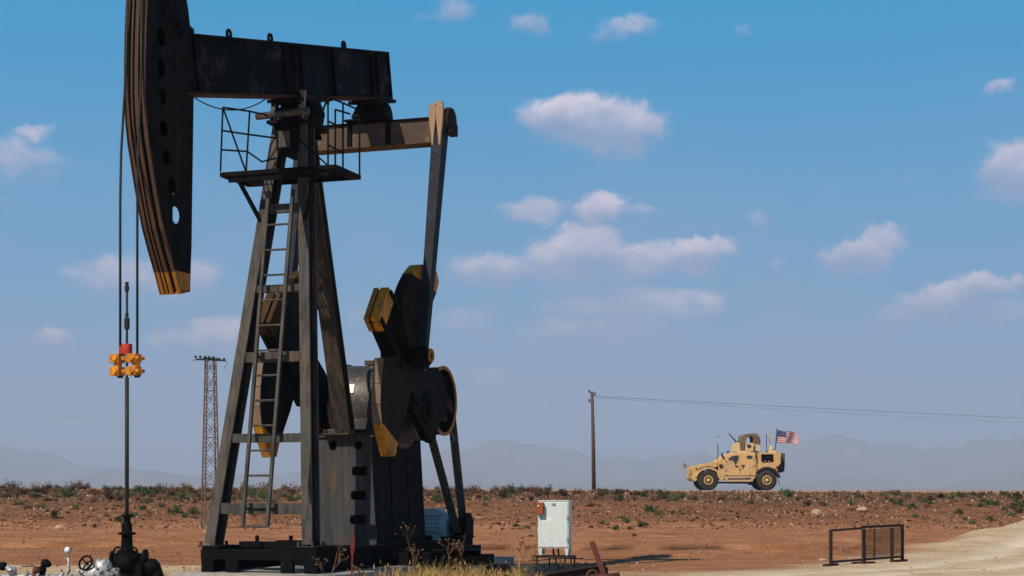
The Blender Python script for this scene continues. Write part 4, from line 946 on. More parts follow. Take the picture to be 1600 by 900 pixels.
# ------------------------------------------------------------------ rusty frame beside the track
def frame():
    def gp(px, py):
        Y = (H - 0.02) * F / (py - 765); return (px - 800) * Y / F, Y
    A = gp(1298, 883); B = gp(1410, 876); Mi = gp(1347, 880)
    r = empty('rusty_frame', (A[0], A[1], gz(*A)), math.atan2(B[1] - A[1], B[0] - A[0]), label='low rusty tube frame half filled with wire mesh beside the sandy track', cat='frame')
    Ln = math.hypot(B[0] - A[0], B[1] - A[1]); Lm = math.hypot(Mi[0] - A[0], Mi[1] - A[1]); h0, h1 = .66, .72
    m = MB()
    for x, h in ((0, h0), (Ln, h1)): m.bar((x, 0, -.05), (x, 0, h), .05, .05, (1, 0, 0))
    m.bar((0, 0, h0 - .015), (Lm, 0, h0 + .01), .03, .04, (0, 1, 0)); m.bar((0, 0, .07), (Ln, 0, .09), .035, .04, (0, 1, 0)); m.bar((Lm, 0, h0 + .03), (Ln, 0, h1 - .02), .03, .05, (0, 1, 0))
    m.bar((-.25, -.05, 0.01), (.25, .05, .01), .12, .06, (0, 1, 0)); m.bar((Ln - .5, -.05, 0.01), (Ln + .2, .05, .01), .1, .05, (0, 1, 0))
    m.build('outer_frame', M['rustdark'], r, .004)
    for x, w, d_ in ((Lm, .08, .04), (Ln * .82, .06, .04), (Lm * 1.37, .03, .02)):
        m = MB(); m.bar((x, -.04, -.02 if w > .03 else .06), (x, -.04, h1 - .06), w, d_, (1, 0, 0))
        if x == Lm: m.box((Lm - .2, -.15, -.02), (Lm + .25, .1, .04))
        m.build('inner_post', M['rustdark'], r, .004)
    m = MB(); x = Lm + .03
    while x < Ln - .03: m.bar((x, -.03, .1), (x, -.03, h1 - .06), .007, .006, (1, 0, 0)); x += .034
    z_ = .1
    while z_ < h1 - .06: m.bar((Lm + .03, -.027, z_), (Ln - .03, -.027, z_), .006, .005, (0, 1, 0)); z_ += .04
    m.build('wire_mesh', M['rustdark'], r)
frame()

# ------------------------------------------------------------------ poles, lattice mast, wires
def on_ground(px, Y): x = (px - 800) * Y / F; return x, Y, gz(x, Y)
def wooden_pole():
    Y = 124; x, y, z0 = on_ground(927, Y); zt = (765 - 612) * Y / F + H
    r = empty('utility_pole', (x, y, z0), 0, label='dark slender utility pole standing behind the bank', cat='utility pole')
    m = MB(); m.tube([(.05, 0, -.5), (0, 0, (zt - z0) * .5), (-.09, 0, zt - z0)], .17, 10, r1=.11); m.build('pole', M['wood'], r)
    h = zt - z0
    for dz, s in ((-.25, 1), (-.75, -1), (-.05, -1)):
        m = MB(); m.tube([(-.08, 0, h + dz - .1), (-.08 + .22 * s, 0, h + dz)], .03, 6); m.lathe((-.08 + .22 * s, 0, h + dz), (0, 0, 1), [(0, .05), (.05, .08), (.1, .05), (.14, .07), (.2, .03)], 8); m.build('insulator', M['vblack'], r)
    return Vector((x + .1, y, zt - .35))
pt = wooden_pole()
def wire(name, pts, r, label, grp=None, mt='cabwire'):
    m = MB(); m.tube(pts, r, 5); o = m.build(name, M[mt]); tag(o, label=label, cat='wire', group=grp); return o
def sagline(a, b, sag, n=40):
    a = Vector(a); b = Vector(b); return [a.lerp(b, t / n) - Vector((0, 0, sag * 4 * (t / n) * (1 - t / n))) for t in range(n + 1)]
wire('overhead_wire', sagline(pt, W3(1980, 668, 215), .2), .015, 'dark overhead wire from the utility pole to the right')
wire('overhead_wire', sagline(pt + Vector((0, 0, -.1)), W3(1980, 676, 215), .3), .008, 'fainter overhead wire just under the dark one right of the utility pole')
wire('overhead_wire', sagline(pt - Vector((.2, 0, 0)), W3(-300, 652, 180), 1.2), .005, 'thin pale overhead wire from the utility pole to the left', mt='palewire')
wire('overhead_wire', [W3(880, 592, 330), W3(1250, 598, 330), W3(1700, 596, 330), W3(2100, 590, 330)], .022, 'pale far wire crossing the sky high above the vehicle', mt='palewire')

def lattice_mast():
    Y = 57; x, y, z0 = on_ground(329, Y); s = Y / F; zt = (765 - 562) * s + H
    r = empty('lattice_mast', (x, y, z0), R(24), label='rusty lattice mast with a broken crossarm behind the pump jack', cat='lattice mast')
    hgt = zt - z0; m = MB(); wb, wt = .27, .15
    cr = lambda sx, sy, t: Vector((sx * (wb + (wt - wb) * t), sy * (wb + (wt - wb) * t), -.1 + (hgt + .1) * t))
    cs = [(-1, -1), (1, -1), (1, 1), (-1, 1)]
    for c in cs: m.bar(cr(*c, 0), cr(*c, 1), .045, .045, (1, 0, 0))
    m.build('corner_rails', M['lattice'], r)
    m = MB(); n = 11
    for i in range(n):
        t0, t1 = i / n, (i + 1) / n
        for k_ in range(4):
            a, b = cs[k_], cs[(k_ + 1) % 4]; m.bar(cr(*a, t0), cr(*b, t1),   .02, .010, (0, 0, 1)); m.bar(cr(*b, t0), cr(*a, t1), .02, .010, (0, 0, 1))
            if i % 3 == 0: m.bar(cr(*a, t0), cr(*b, t0), .02, .012, (0, 0, 1))
    m.build('bracing', M['lattice'], r)
    m = MB(); m.bar((-.48, .1, hgt), (.5, -.15, hgt - .03), .045, .05, (0, 1, 0)); m.bar((-.3, -.1, hgt + .04), (.3, .1, hgt + .04), .05, .05, (0, 1, 0)); m.build('crossarm', M['vblack'], r)
    random.seed(3)
    for (px) in (-.5, -.36, -.16, -.05, .1, .24, .36, .46):
        m = MB(); a = random.uniform(-.6, .6); m.lathe((px, .02, hgt + .03 - .05 * (px > .2)), (math.sin(a), .2, math.cos(a)), [(0, .02), (.02, .05), (.05, .035), (.07, .05), (.11, .02)], 8); m.build('insulator', M['vblack'], r)
    m = MB(); m.tube([(.5, -.15, hgt - .03), (.56, -.15, hgt - .12), (.5, -.15, hgt - .22), (.44, -.15, hgt - .3)], .01, 5); m.build('loose_wire', M['vblack'], r); m = MB(); m.tube([(-.48, .1, hgt), (-.56, .1, hgt - .03), (-.6, .1, hgt - .1)], .01, 5); m.build('loose_wire', M['vblack'], r)
lattice_mast()

# ------------------------------------------------------------------ armoured vehicle
def vehicle():
    Y = 107.4; s = .00635; ox, oy = 255, 845
    xw = (1040 + ox / 6.667 - 800) * Y / F
    root = empty('armoured_vehicle', (xw + 3.0, Y + 1.1, road_z(xw + 3) + .005), R(2.5), label='sand coloured armoured military vehicle with roof turret and flag on the raised road', cat='military vehicle')
    WD = 2.3; y0, y1 = -WD / 2, WD / 2
    q = lambda cx, cy: ((cx - ox) * s - 3.0, (oy - cy) * s)
    def poly(name, pts, ya, yb, mat, parent=root, bevel=.03, mi=0):
        m = MB(); m.prism([(q(*p)[0], ya, q(*p)[1]) for p in pts], (0, yb - ya, 0)); return m.build(name, mat, parent, bevel)
    D = M['desert']
    # body: lower hull, hood, cab, rear box
    m = MB()
    def pr(pts, ya, yb, mi=0): m.prism([(q(*p)[0], ya, q(*p)[1]) for p in pts], (0, yb - ya, 0), mi)
    pr([(310, 700), (330, 640), (560, 640), (560, 720), (930, 720), (930, 640), (1150, 640), (1165, 700), (1100, 730), (500, 735), (400, 735)], y0 + .45, y1 - .45, 1)
    cabp = [(560, 700), (545, 660), (535, 548), (590, 500), (655, 462), (725, 448), (920, 450), (938, 470), (945, 700)]
    tin = .16
    # the cab leans inward above the belt line
    n = len(cabp); zb = 560
    vs = []
    for yy, sg in ((y0, 1), (y1, -1)):
        for p in cabp:
            x, z = q(*p); k_ = max(0, (z - q(0, zb)[1])) / 1.0; vs.append((x, yy + sg * tin * k_, z))
    m.add(vs, [tuple(range(n))[::-1], tuple(range(n, 2 * n))] + [(i, (i + 1) % n, n + (i + 1) % n, n + i) for i in range(n)])
    m.build('body', [D, M['vblack']], root, .03)
    m = MB(); pr([(262, 612), (290, 592), (350, 580), (480, 551), (535, 546), (534, 600), (500, 610), (470, 600), (430, 596), (380, 600), (345, 622), (325, 660), (318, 690), (290, 690), (268, 680)], y0 + .12, y1 - .12)
    hood = m.build('hood', D, root, .03)
    def arch(cx, r0, r1, a0, a1, ya, yb, n=14):
        x, z = q(cx, 750)
        for k_ in range(n):
            g0 = R(a0 + (a1 - a0) * k_ / n); g1 = R(a0 + (a1 - a0) * (k_ + 1) / n)
            P = lambda g, r, y: (x + r * math.cos(g), y, z + r * math.sin(g))
            m.hexa([P(g0, r0, ya), P(g1, r0, ya), P(g1, r1, ya), P(g0, r1, ya), P(g0, r0, yb), P(g1, r0, yb), P(g1, r1, yb), P(g0, r1, yb)])
    for ya, yb, yc, yd in ((y0 - .02, y0 + .42, y0, y0 + .3), (y1 - .42, y1 + .02, y1 - .3, y1)):
        m = MB(); arch(435, .80, .93, 20, 160, ya, yb); pr([(520, 640), (560, 650), (600, 700), (585, 745), (555, 740), (530, 690)], yc, yd); m.build('front_fender', D, root, .015)
        m = MB(); arch(1045, .80, .95, 15, 168, ya, yb); m.build('rear_fender', M['vblack'], root, .01)
    # rear box with side bay opening
    m = MB(); ol = [q(*p) for p in ((950, 690), (948, 452), (1190, 455), (1190, 560), (1150, 610), (1160, 650), (1130, 620), (1045, 597), (965, 625))]
    hole = [q(*p) for p in ((985, 470), (1115, 470), (1118, 552), (1005, 560), (985, 540))]
    plate_with_holes(m, ol, [hole], lambda a, b: (a, y0 + .02, b), (0, .06, 0)); plate_with_holes(m, ol, [hole], lambda a, b: (a, y1 - .08, b), (0, .06, 0))
    pr([(948, 452), (1190, 455), (1190, 470), (948, 467)], y0 + .081, y1 - .081); pr([(1170, 472), (1189, 472), (1189, 560), (1150, 610), (1140, 600), (1170, 555)], y0 + .081, y1 - .081)
    pr([(950, 575), (1150, 575), (1140, 640), (955, 640)], y0 + .3, y1 - .3, 1); pr([(955, 470), (1168, 472), (1168, 574), (955, 574)], y0 + .7, y0 + .76, 1)
    m.build('rear_box', [D, M['vblack']], root, .012)
    m = MB()
    random.seed(5)
    for (cx, cy, w, h) in ((1000, 520, 30, 50), (1040, 545, 40, 28), (1080, 545, 36, 30), (1060, 500, 44, 22), (1100, 500, 22, 30)):
        x, z = q(cx, cy); m.ball((x, y0 + .45, z), .5, 8, 0, (w * s, .5, h * s))
    m.build('stowage', M['camo'], root)
    m = MB(); pr([(947, 455), (955, 455), (955, 690), (947, 690)], y0 + .1, y1 - .1); pr([(925, 470), (950, 520), (945, 560), (925, 500)], y0, y0 + .1); m.build('exhaust_stack', M['vblack'], root)
    # rear spare tyre and kit
    m = MB(); pr([(1192, 462), (1235, 456), (1247, 470), (1246, 560), (1240, 640), (1222, 660), (1192, 655), (1165, 640), (1162, 600), (1192, 565)], y0 + .35, y1 - .25); m.build('rear_pack', M['vblack'], root, .04)
    m = MB(); pr([(1200, 458), (1240, 458), (1243, 540), (1200, 545)], y0 + .3, y0 + .345); m.build('rear_cover', M['canvas'], root); m = MB(); pr([(1155, 680), (1170, 660), (1185, 690), (1180, 700)], y0 + .2, y0 + .4); m.tube([(q(1160, 690)[0], y0 + .3, q(0, 690)[1]), (q(1188, 795)[0], y0 + .3, q(0, 790)[1])], .02, 5); m.build('rear_step', M['canvas'], root)
    m = MB(); pr([(1140, 590), (1153, 590), (1150, 620), (1138, 618)], y0 - .0, y0 + .019); m.build('tail_light', M['red'], root)
    # bumper, grille
    m = MB(); pr([(256, 690), (300, 682), (325, 700), (322, 735), (300, 752), (280, 745), (258, 720)], y0 + .1, y1 - .1); m.build('front_bumper', D, root, .02)
    m = MB(); pr([(305, 612), (318, 612), (318, 632), (305, 632)], y0 + .08, y0 + .119); m.build('marker_light', M['vblack'], root); m = MB(); pr([(262, 640), (270, 640), (270, 665), (262, 665)], y0 + .2, y0 + .4); m.build('headlight', M['vblack'], root)
    # doors, windows
    def inset_panel(name, pts, mat, d=.02, parent=root):
        m = MB(); 
        P = []
        for p in pts: x, z = q(*p); k_ = max(0, (z - q(0, zb)[1])); P.append(Vector((x, y0 + tin * k_ - d, z)))
        m.prism(P, (0, d - .003, 0)); 
        o = m.build(name, mat, parent, .006); return o
    d1 = inset_panel('door', [(592, 690), (594, 560), (618, 515), (668, 478), (750, 468), (762, 480), (765, 690)], D, .025)
    d2 = inset_panel('door', [(778, 690), (778, 475), (900, 475), (925, 530), (928, 690)], D, .025)
    inset_panel('window', [(640, 515), (690, 486), (745, 482), (750, 500), (738, 532), (712, 570), (702, 560), (690, 530), (650, 532)], M['glass'], .045, d1)
    inset_panel('window', [(833, 488), (850, 482), (893, 486), (895, 505), (880, 518), (842, 516)], M['glass'], .045, d2)
    for dd, (cx, cy) in ((d1, (725, 592)), (d2, (790, 588))):
        inset_panel('handle', [(cx - 16, cy - 7), (cx + 16, cy - 4), (cx + 14, cy + 8), (cx - 12, cy + 6)], M['vblack'], .05, dd)
    inset_panel('door_marking', [(843, 578), (868, 580), (866, 602), (846, 600)], M['fwhite'], .031, d2); inset_panel('door_marking', [(655, 588), (676, 588), (676, 606), (656, 606)], M['fwhite'], .031, d1); inset_panel('door_marking', [(783, 578), (815, 578), (812, 590), (786, 590)], M['red'], .031, d2)
    for (cx, cy) in ((618, 540), (618, 636), (620, 682), (866, 680), (905, 520), (905, 590), (757, 620), (790, 610)): x, z = q(cx, cy); k_ = max(0, z - q(0, zb)[1]); m = MB(); m.lathe((x, y0 + tin * k_ - .026, z), (0, -1, 0), [(0, .05), (.03, .05)], 8); m.build('hinge', M['desertdark'], root)
    m = MB(); pr([(600, 702), (925, 702), (925, 716), (600, 716)], y0 - .04, y0 + .1); pr([(620, 735), (890, 735), (900, 752), (610, 752)], y0 - .12, y0 + .15); pr([(600, 717), (625, 717), (640, 735), (610, 735)], y0 - .03, y0 + .05); pr([(870, 717), (920, 717), (900, 735), (880, 735)], y0 - .03, y0 + .05); m.build('running_board', D, root, .01)
    m = MB(); pr([(540, 755), (920, 755), (915, 790), (895, 775), (560, 772)], y0 + .4, y1 - .4); m.build('chassis', M['vblack'], root)
    # windscreen
    m = MB(); a = q(541, 548); b = q(655, 464); m.add([(a[0] + .1, y0 + .25, a[1] + .10), (b[0] - .12, y0 + .33, b[1] - .05), (b[0] - .12, -.1, b[1] - .05), (a[0] + .1, -.1, a[1] + .10)], [(0, 1, 2, 3)]); m.add([(a[0] + .1, .1, a[1] + .10), (b[0] - .12, .1, b[1] - .05), (b[0] - .12, y1 - .33, b[1] - .05), (a[0] + .1, y1 - .25, a[1] + .10)], [(0, 1, 2, 3)]); m.build('windscreen', M['glass'], root)
    # wheels
    for cx in (435, 1045):
        x, z = q(cx, 750)
        for sg in (-1, 1):
            m = MB(); ya = (y0 - .02) if sg < 0 else (y1 + .02); ax = (0, -sg, 0)
            m.lathe((x, ya, z + .06), ax, [(0, .40), (-.01 + .01, .45), (.0, .60), (.05, .655), (.10, .66), (.30, .66), (.35, .64), (.38, .5), (.38, .3)], 32)
            for k_ in range(28):
                g = 2 * math.pi * k_ / 28; c_ = Vector((x + .655 * math.cos(g), ya - sg * .2, z + .06 + .655 * math.sin(g))); m.bar(c_ + Vector((0, -.16, 0)), c_ + Vector((0, .16, 0)), .07, .035, (-math.sin(g), 0, math.cos(g)))
            wh = m.build('wheel', M['tyre'], root)
            m = MB(); m.lathe((x, ya + sg * .03, z + .06), ax, [(.12, .30), (0, .31), (0, .235), (.14, .225)], 28); m.lathe((x, ya + sg * .02, z + .06), ax, [(.15, .225), (.15, .15), (.02, .135), (.0, .07), (.15, .06)], 24, 1); m.lathe((x, ya + sg * .05, z + .06), ax, [(.15, .13), (.0, .12), (-.0, .04)], 20)
            for k_ in range(8): g = 2 * math.pi * k_ / 8; m.lathe((x + .2 * math.cos(g), ya + sg * .02, z + .06 + .2 * math.sin(g)), ax, [(0, .022), (.07, .022)], 6)
            m.build('rim', [D, M['desertdark']], wh)
    # turret
    m = MB(); m.lathe((q(860, 0)[0], 0, q(0, 452)[1]), (0, 0, 1), [(0, .85), (.09, .85), (.1, .7)], 24)
    pr([(716, 440), (720, 360), (735, 345), (760, 340), (780, 345), (785, 440)], -.55, -.45); pr([(725, 440), (730, 350), (770, 345), (775, 440)], .4, .5); pr([(716, 440), (722, 360), (730, 360), (726, 440)], -.44, .39)
    pr([(826, 436), (828, 380), (850, 352), (905, 350), (920, 365), (980, 372), (985, 436)], -.86, -.8); pr([(826, 436), (828, 380), (850, 352), (905, 350), (920, 365), (980, 372), (985, 436)], .8, .86)
    tr = m.build('turret', M['desertlite'], root, .01)
    m = MB(); pr([(845, 372), (880, 366), (888, 390), (870, 402), (848, 398)], -.90, -.861); pr([(912, 400), (925, 372), (932, 372), (930, 436), (915, 436)], -.88, -.862); m.build('turret_window', M['glass'], tr)
    m = MB(); ol = [q(*p) for p in ((780, 438), (782, 380), (790, 320), (800, 280), (825, 262), (880, 254), (940, 250), (970, 262), (990, 300), (996, 340), (985, 400), (975, 438))]; hole = [q(*p) for p in ((812, 420), (840, 330), (852, 290), (880, 278), (912, 286), (922, 320), (918, 355), (900, 425))]
    plate_with_holes(m, ol, [hole], lambda a, b: (a, -.62, b), (0, .14, 0)); plate_with_holes(m, ol, [hole], lambda a, b: (a, .5, b), (0, .14, 0))
    top = ol[2:9]; m.prism([(a, -.479, b) for a, b in top] + [(a, -.479, b - .12) for a, b in reversed(top)], (0, .978, 0)); o = m.build('camouflage_net', M['camo'], tr)
    m = MB(); m.tube([(q(675, 0)[0], 0, q(0, 246)[1]), (q(760, 0)[0], 0, q(0, 338)[1])], .028, 8, r1=.045); m.box((q(745, 0)[0], -.08, q(0, 370)[1]), (q(800, 0)[0], .08, q(0, 330)[1])); m.build('machine_gun', M['vblack'], tr)
    # antennas, mirrors
    def rod(name, p0, p1, r, mat, y=-.6, r1=None): m = MB(); m.tube([(q(*p0)[0], y, q(*p0)[1]), (q(*p1)[0], y, q(*p1)[1])], r, 6, r1=r1 or r); return m.build(name, mat, root)
    rod('antenna', (543, 600), (547, 355), .022, M['vblack']); rod('antenna', (565, 560), (556, 285), .014, M['white'], -.5); rod('antenna', (1058, 455), (1057, 255), .025, M['vblack'])
    rod('antenna', (1110, 385), (1075, 205), .05, M['desertlite'], -.3, .035); m = MB(); x, z = q(1115, 415); m.ball((x, -.3, z), .17, 10, sq=(1, 1, 1.3)); m.box((x - .3, -.5, q(0, 456)[1]), (x + .3, -.1, z - .08)); m.build('antenna_mount', M['desertlite'], root)
    rod('antenna', (555, 290), (554, 282), .05, M['vblack'], -.5)
    m = MB(); pr([(640, 440), (660, 430), (662, 452), (645, 460)], -.8, -.6); m.build('roof_lamp', M['vblack'], root); m = MB(); pr([(570, 455), (582, 455), (585, 480), (596, 490), (594, 502), (572, 500)], y0 - .05, y0 + .1); m.build('side_mirror', M['vblack'], root); m = MB(); pr([(545, 575), (580, 575), (582, 605), (548, 608)], y0 - .06, y0 + .05); m.build('side_mirror', M['vblack'], root)
    m = MB(); m.tube([(q(262, 0)[0], y0 + .2, q(0, 603)[1]), (q(225, 0)[0], y0 + .2, q(0, 598)[1]), (q(195, 0)[0], y0 + .2, q(0, 590)[1])], .025, 6); m.box((q(175, 0)[0], y0 + .08, q(0, 588)[1]), (q(202, 0)[0], y0 + .32, q(0, 566)[1])); m.box((q(180, 0)[0], y0 + .08, q(0, 616)[1]), (q(205, 0)[0], y0 + .32, q(0, 597)[1])); m.build('front_mirror', M['desertdark'], root)
    m = MB()
    for (a, b) in (((300, 590), (350, 582)), ((400, 568), (470, 556))): pr([a, b, (b[0], b[1] - 4), (a[0], a[1] - 4)], -.5, .5)
    m.build('hood_vent', M['desertdark'], hood)
    # flag
    fp = rod('flag_pole', (1163, 452), (1177, 195), .028, M['vblack'], -.2)
    m = MB(); NX, NZ = 26, 13; A = q(1187, 212); W_, Hf = 1.36, .82
    def fpnt(a, b, e=0):   # a along fly, b down the hoist
        x = A[0] + a * W_ - b * .10 * (1 - a); z = A[1] - b * Hf * (1 - .10 * a) - .20 * a - .07 * math.sin(a * 7) * a - .05 * a * a
        y = -.2 + .10 * math.sin(a * 9 + b * 1.3) * (.3 + a) + e; return (x + .03 * math.sin(b * 5) * a, y, z)
    for i in range(NX):
        for j in range(NZ):
            mi = 2 if (i < NX * .4 and j < 7) else (0 if j % 2 == 0 else 1)
            m.add([fpnt(i / NX, j / NZ), fpnt((i + 1) / NX, j / NZ), fpnt((i + 1) / NX, (j + 1) / NZ), fpnt(i / NX, (j + 1) / NZ)], [(0, 1, 2, 3)], mi, True)
    for r_ in range(9):
        for c_ in range(6 if r_ % 2 == 0 else 5):
            a = .4 * ((c_ + (.5 if r_ % 2 == 0 else 1)) / 6); b = (7 / 13) * ((r_ + .5) / 9); pts = []
            for k_ in range(10):
                g = math.pi / 2 + k_ * math.pi / 5; rr_ = .013 if k_ % 2 == 0 else .005; pts.append(fpnt(a + rr_ * math.cos(g) / W_ * 1.5, b - rr_ * math.sin(g) / Hf * 1.5, -.004))
            m.add(pts, [tuple(range(10))], 1)
    m.build('flag', [M['fred'], M['fwhite'], M['fblue']], fp, fix=False)
M['desertlite'] = worn('pale_tan_paint', (.66, .48, .27), (.58, .41, .23), (.4, .28, .17), rust=.66, scale=3, rough=.75)
vehicle()

# ------------------------------------------------------------------ plants and stones
def bush_mesh(name, seed, n, rad, ht, leaf, mat, spiky=0):
    random.seed(seed); m = MB(); cl = [(random.uniform(-.7, .7) * rad, random.uniform(-.7, .7) * rad, random.uniform(.2, .8) * ht, random.uniform(.25, .5) * rad) for _ in range(9)]
    for _ in range(n):
        cx, cy, cz, cr = random.choice(cl)
        d = Vector((random.gauss(0, 1), random.gauss(0, 1), random.gauss(0, 1))).normalized() * cr * random.uniform(.5, 1.1)
        p = Vector((cx, cy, cz)) + d; p.z = max(.01, p.z * (1 if not spiky else random.uniform(.6, 1.35)))
        a = Vector((random.gauss(0, 1), random.gauss(0, 1), random.gauss(.3, 1))).normalized(); b = a.orthogonal().normalized()
        s = leaf * random.uniform(.6, 1.4)
        m.add([p - b * s * .4, p + a * s, p + b * s * .4, p - a * s * .35], [(0, 1, 2, 3)])
    for _ in range(14 if not spiky else 60):
        g = random.uniform(0, 6.28); e = Vector((math.cos(g) * rad * random.uniform(.2, 1), math.sin(g) * rad * random.uniform(.2, 1), ht * random.uniform(.5, 1.15 if spiky else .8)))
        b0 = Vector((random.uniform(-.1, .1), random.uniform(-.1, .1), 0)); w = Vector((-math.sin(g), math.cos(g), 0)) * (.009 if not spiky else .012)
        m.add([b0 - w, b0 + w, e], [(0, 1, 2)])
    me_o = m.build(name, mat, fix=False); me = me_o.data; bpy.data.objects.remove(me_o); return me
GM = [bush_mesh('green_bush', 10 + i, 520, .5, .42, .075, M['green']) for i in range(4)]
DM = [bush_mesh('dry_bush', 30 + i, 330, .5, .5, .075, M['dry'], 1) for i in range(5)]
M['olive'] = leafmat('dusty_olive_leaves', (.05, .05, .022), (.13, .115, .055))
GO = [bush_mesh('olive_bush', 50 + i, 420, .5, .42, .07, M['olive'], i) for i in range(2)]
def ground_hit(px, py):
    Y = 26.0
    while Y < 113:
        x = (px - 800) * Y / F; z = (765 - py) * Y / F + H
        if z <= gz(x, Y): return x, Y, gz(x, Y)
        Y += .25
    return None
random.seed(11)
def put(name, me, p, s, sz, **kw):
    o = bpy.data.objects.new(name, me); C.objects.link(o); o.location = (p[0], p[1], p[2] - .02); o.rotation_euler = (0, 0, random.uniform(0, 6.28)); o.scale = (s, s * random.uniform(.85, 1.1), sz); tag(o, **kw); return o
GB = [(224, 775, 24), (290, 783, 24), (185, 777, 14), (205, 772, 14), (85, 811, 17), (132, 822, 10), (149, 824, 11), (185, 815, 13), (208, 809, 14), (273, 803, 16), (290, 808, 16), (302, 804, 14), (222, 797, 10), (108, 777, 17), (57, 777, 12), (12, 777, 14), (245, 772, 14), (268, 774, 12), (222, 786, 9), (62, 806, 8), (118, 793, 8), (282, 792, 8),
      (378, 781, 16), (408, 779, 18), (440, 777, 18), (456, 783, 14), (470, 781, 14), (392, 773, 14), (425, 787, 14), (684, 785, 16), (712, 785, 12), (786, 779, 20), (800, 772, 20), (829, 782, 12), (807, 823, 10), (824, 826, 12), (833, 820, 8), (966, 784, 15), (1006, 776, 16), (1035, 777, 16), (1055, 783, 18), (1045, 784, 12), (1015, 801, 17), (1028, 805, 12), (978, 818, 12), (1000, 824, 16), (985, 828, 13), (962, 828, 12), (940, 820, 9), (924, 826, 9), (990, 838, 9), (830, 839, 10), (1050, 803, 9), (972, 812, 8), (1010, 822, 12),
      (1262, 791, 14), (1287, 791, 14), (1330, 789, 14), (1380, 775, 13), (1402, 776, 12), (1392, 785, 10), (1403, 789, 16), (1427, 796, 18), (1430, 808, 11), (1348, 778, 12), (1341, 777, 10), (1497, 803, 14), (1532, 778, 13), (1545, 790, 16), (1556, 790, 12), (1534, 794, 12), (1520, 774, 12), (1594, 792, 20), (1592, 803, 14), (1470, 778, 10), (1500, 776, 14), (1520, 820, 10), (1509, 815, 10), (1546, 814, 11), (1580, 808, 14), (1487, 780, 14), (1444, 785, 10), (1455, 788, 10), (1420, 775, 10), (1230, 776, 18), (1196, 779, 12), (1570, 798, 12), (1588, 776, 14), (1568, 774, 12), (1245, 783, 10)]
BIG = {0: 'largest green bush on the bank, left of the polished rod shaft', 1: 'wide green bush on the bank just left of the lattice mast', 4: 'low green bush alone on the slope near the left edge', 31: 'green bush on the bank between the pump jack and the cabinet', 45: 'low green bush low on the slope left of the vehicle', 69: 'largest green bush above the rusty frame', 85: 'green bush on the road edge under the rear of the vehicle', 77: 'tall green bush at the far right edge of the bank'}
def region(px): return 'left of the lattice mast' if px < 330 else 'behind the pump jack legs' if px < 500 else 'between pump jack and vehicle' if px < 1070 else 'right of the vehicle'
for i, (px, py, wpx) in enumerate(GB):
    p = ground_hit(px, py)
    if not p: continue
    sc = wpx * p[1] / F * random.uniform(.75, 1.2)
    lab = BIG.get(i, 'small low green bush on the bank ' + region(px))
    put('green_bush', GM[i % 4], p, sc * 1.1, sc * random.uniform(1.2, 1.6), label=lab, cat='bush', group='green bushes ' + region(px))
random.seed(12)
for (px, py, wpx) in GB:
    if random.random() < .55:
        qx, qy = px + random.choice((-1, 1)) * wpx * random.uniform(.6, 1.5), py + random.uniform(-3, 4); p = ground_hit(qx, qy)
        if p and not (qx > 1100 and qx < 1225 and qy < 775):
            sc = wpx * p[1] / F * random.uniform(.3, .6); put('green_bush', GM[random.randrange(4)], p, sc, sc * random.uniform(.9, 1.8), label='small low green bush on the bank ' + region(qx), cat='bush', group='green bushes ' + region(qx))
random.seed(14)
for k_ in range(62):
    qx = random.uniform(0, 1600) if k_ % 2 else random.uniform(0, 480); qy = random.uniform(770, 798) if k_ % 3 else random.uniform(770, 780)
    p = ground_hit(qx, qy)
    if p and not (qx > 1090 and qx < 1235 and qy < 780):
        sc = random.uniform(8, 22) * p[1] / F; put('green_bush', GO[k_ % 2], p, sc, sc * random.uniform(.6, 1.2), label='dusty olive bush on the bank ' + region(qx), cat='bush', group='dusty olive bushes ' + region(qx))
random.seed(13)
# dark dry scrub along the crest
DB = []
px = -12.0
while px < 1100:
    dens = 1 if px < 300 else .75 if px < 660 else 1 if px < 860 else .55
    if random.random() < dens: DB.append((px, random.uniform(763, 775), random.uniform(11, 26)))
    px += random.uniform(5, 11)
px = 1100
while px < 1600:
    if random.random() < .5: DB.append((px, random.uniform(771, 784), random.uniform(7, 15)))
    px += random.uniform(10, 18)
for k_ in range(55): DB.append((random.uniform(0, 1600), random.uniform(776, 812), random.uniform(6, 13)))
for k_ in range(60): DB.append((random.uniform(0, 1600) if k_ % 3 else random.uniform(0, 320), random.uniform(766, 784), random.uniform(12, 22)))
DB += [(975, 769, 16), (965, 768, 12), (980, 770, 14), (1304, 771, 12), (1337, 772, 12), (18, 764, 26), (92, 766, 20), (100, 763, 18), (140, 765, 20), (168, 766, 16)]
for i, (px, py, wpx) in enumerate(DB):
    p = ground_hit(px, py)
    if not p:
        x = (px - 800) * 95 / F; p = (x, 95.0, gz(x, 95.0))
    p = (p[0], min(p[1], 101.5), gz(p[0] * min(p[1], 101.5) / p[1], min(p[1], 101.5)))
    sc = wpx * p[1] / F * 1.0
    tall = random.uniform(.6, 1.15) if px < 860 else random.uniform(.4, .8)
    if px > 1095 and px < 1225 and py < 780: continue
    place = 'on the crest of the bank ' if py < 777 else 'on the slope of the bank '
    put('dry_bush', DM[i % 5], p, sc, sc * tall, label='dry brown scrub bush ' + place + region(px), cat='bush', group='dry scrub ' + place + region(px))
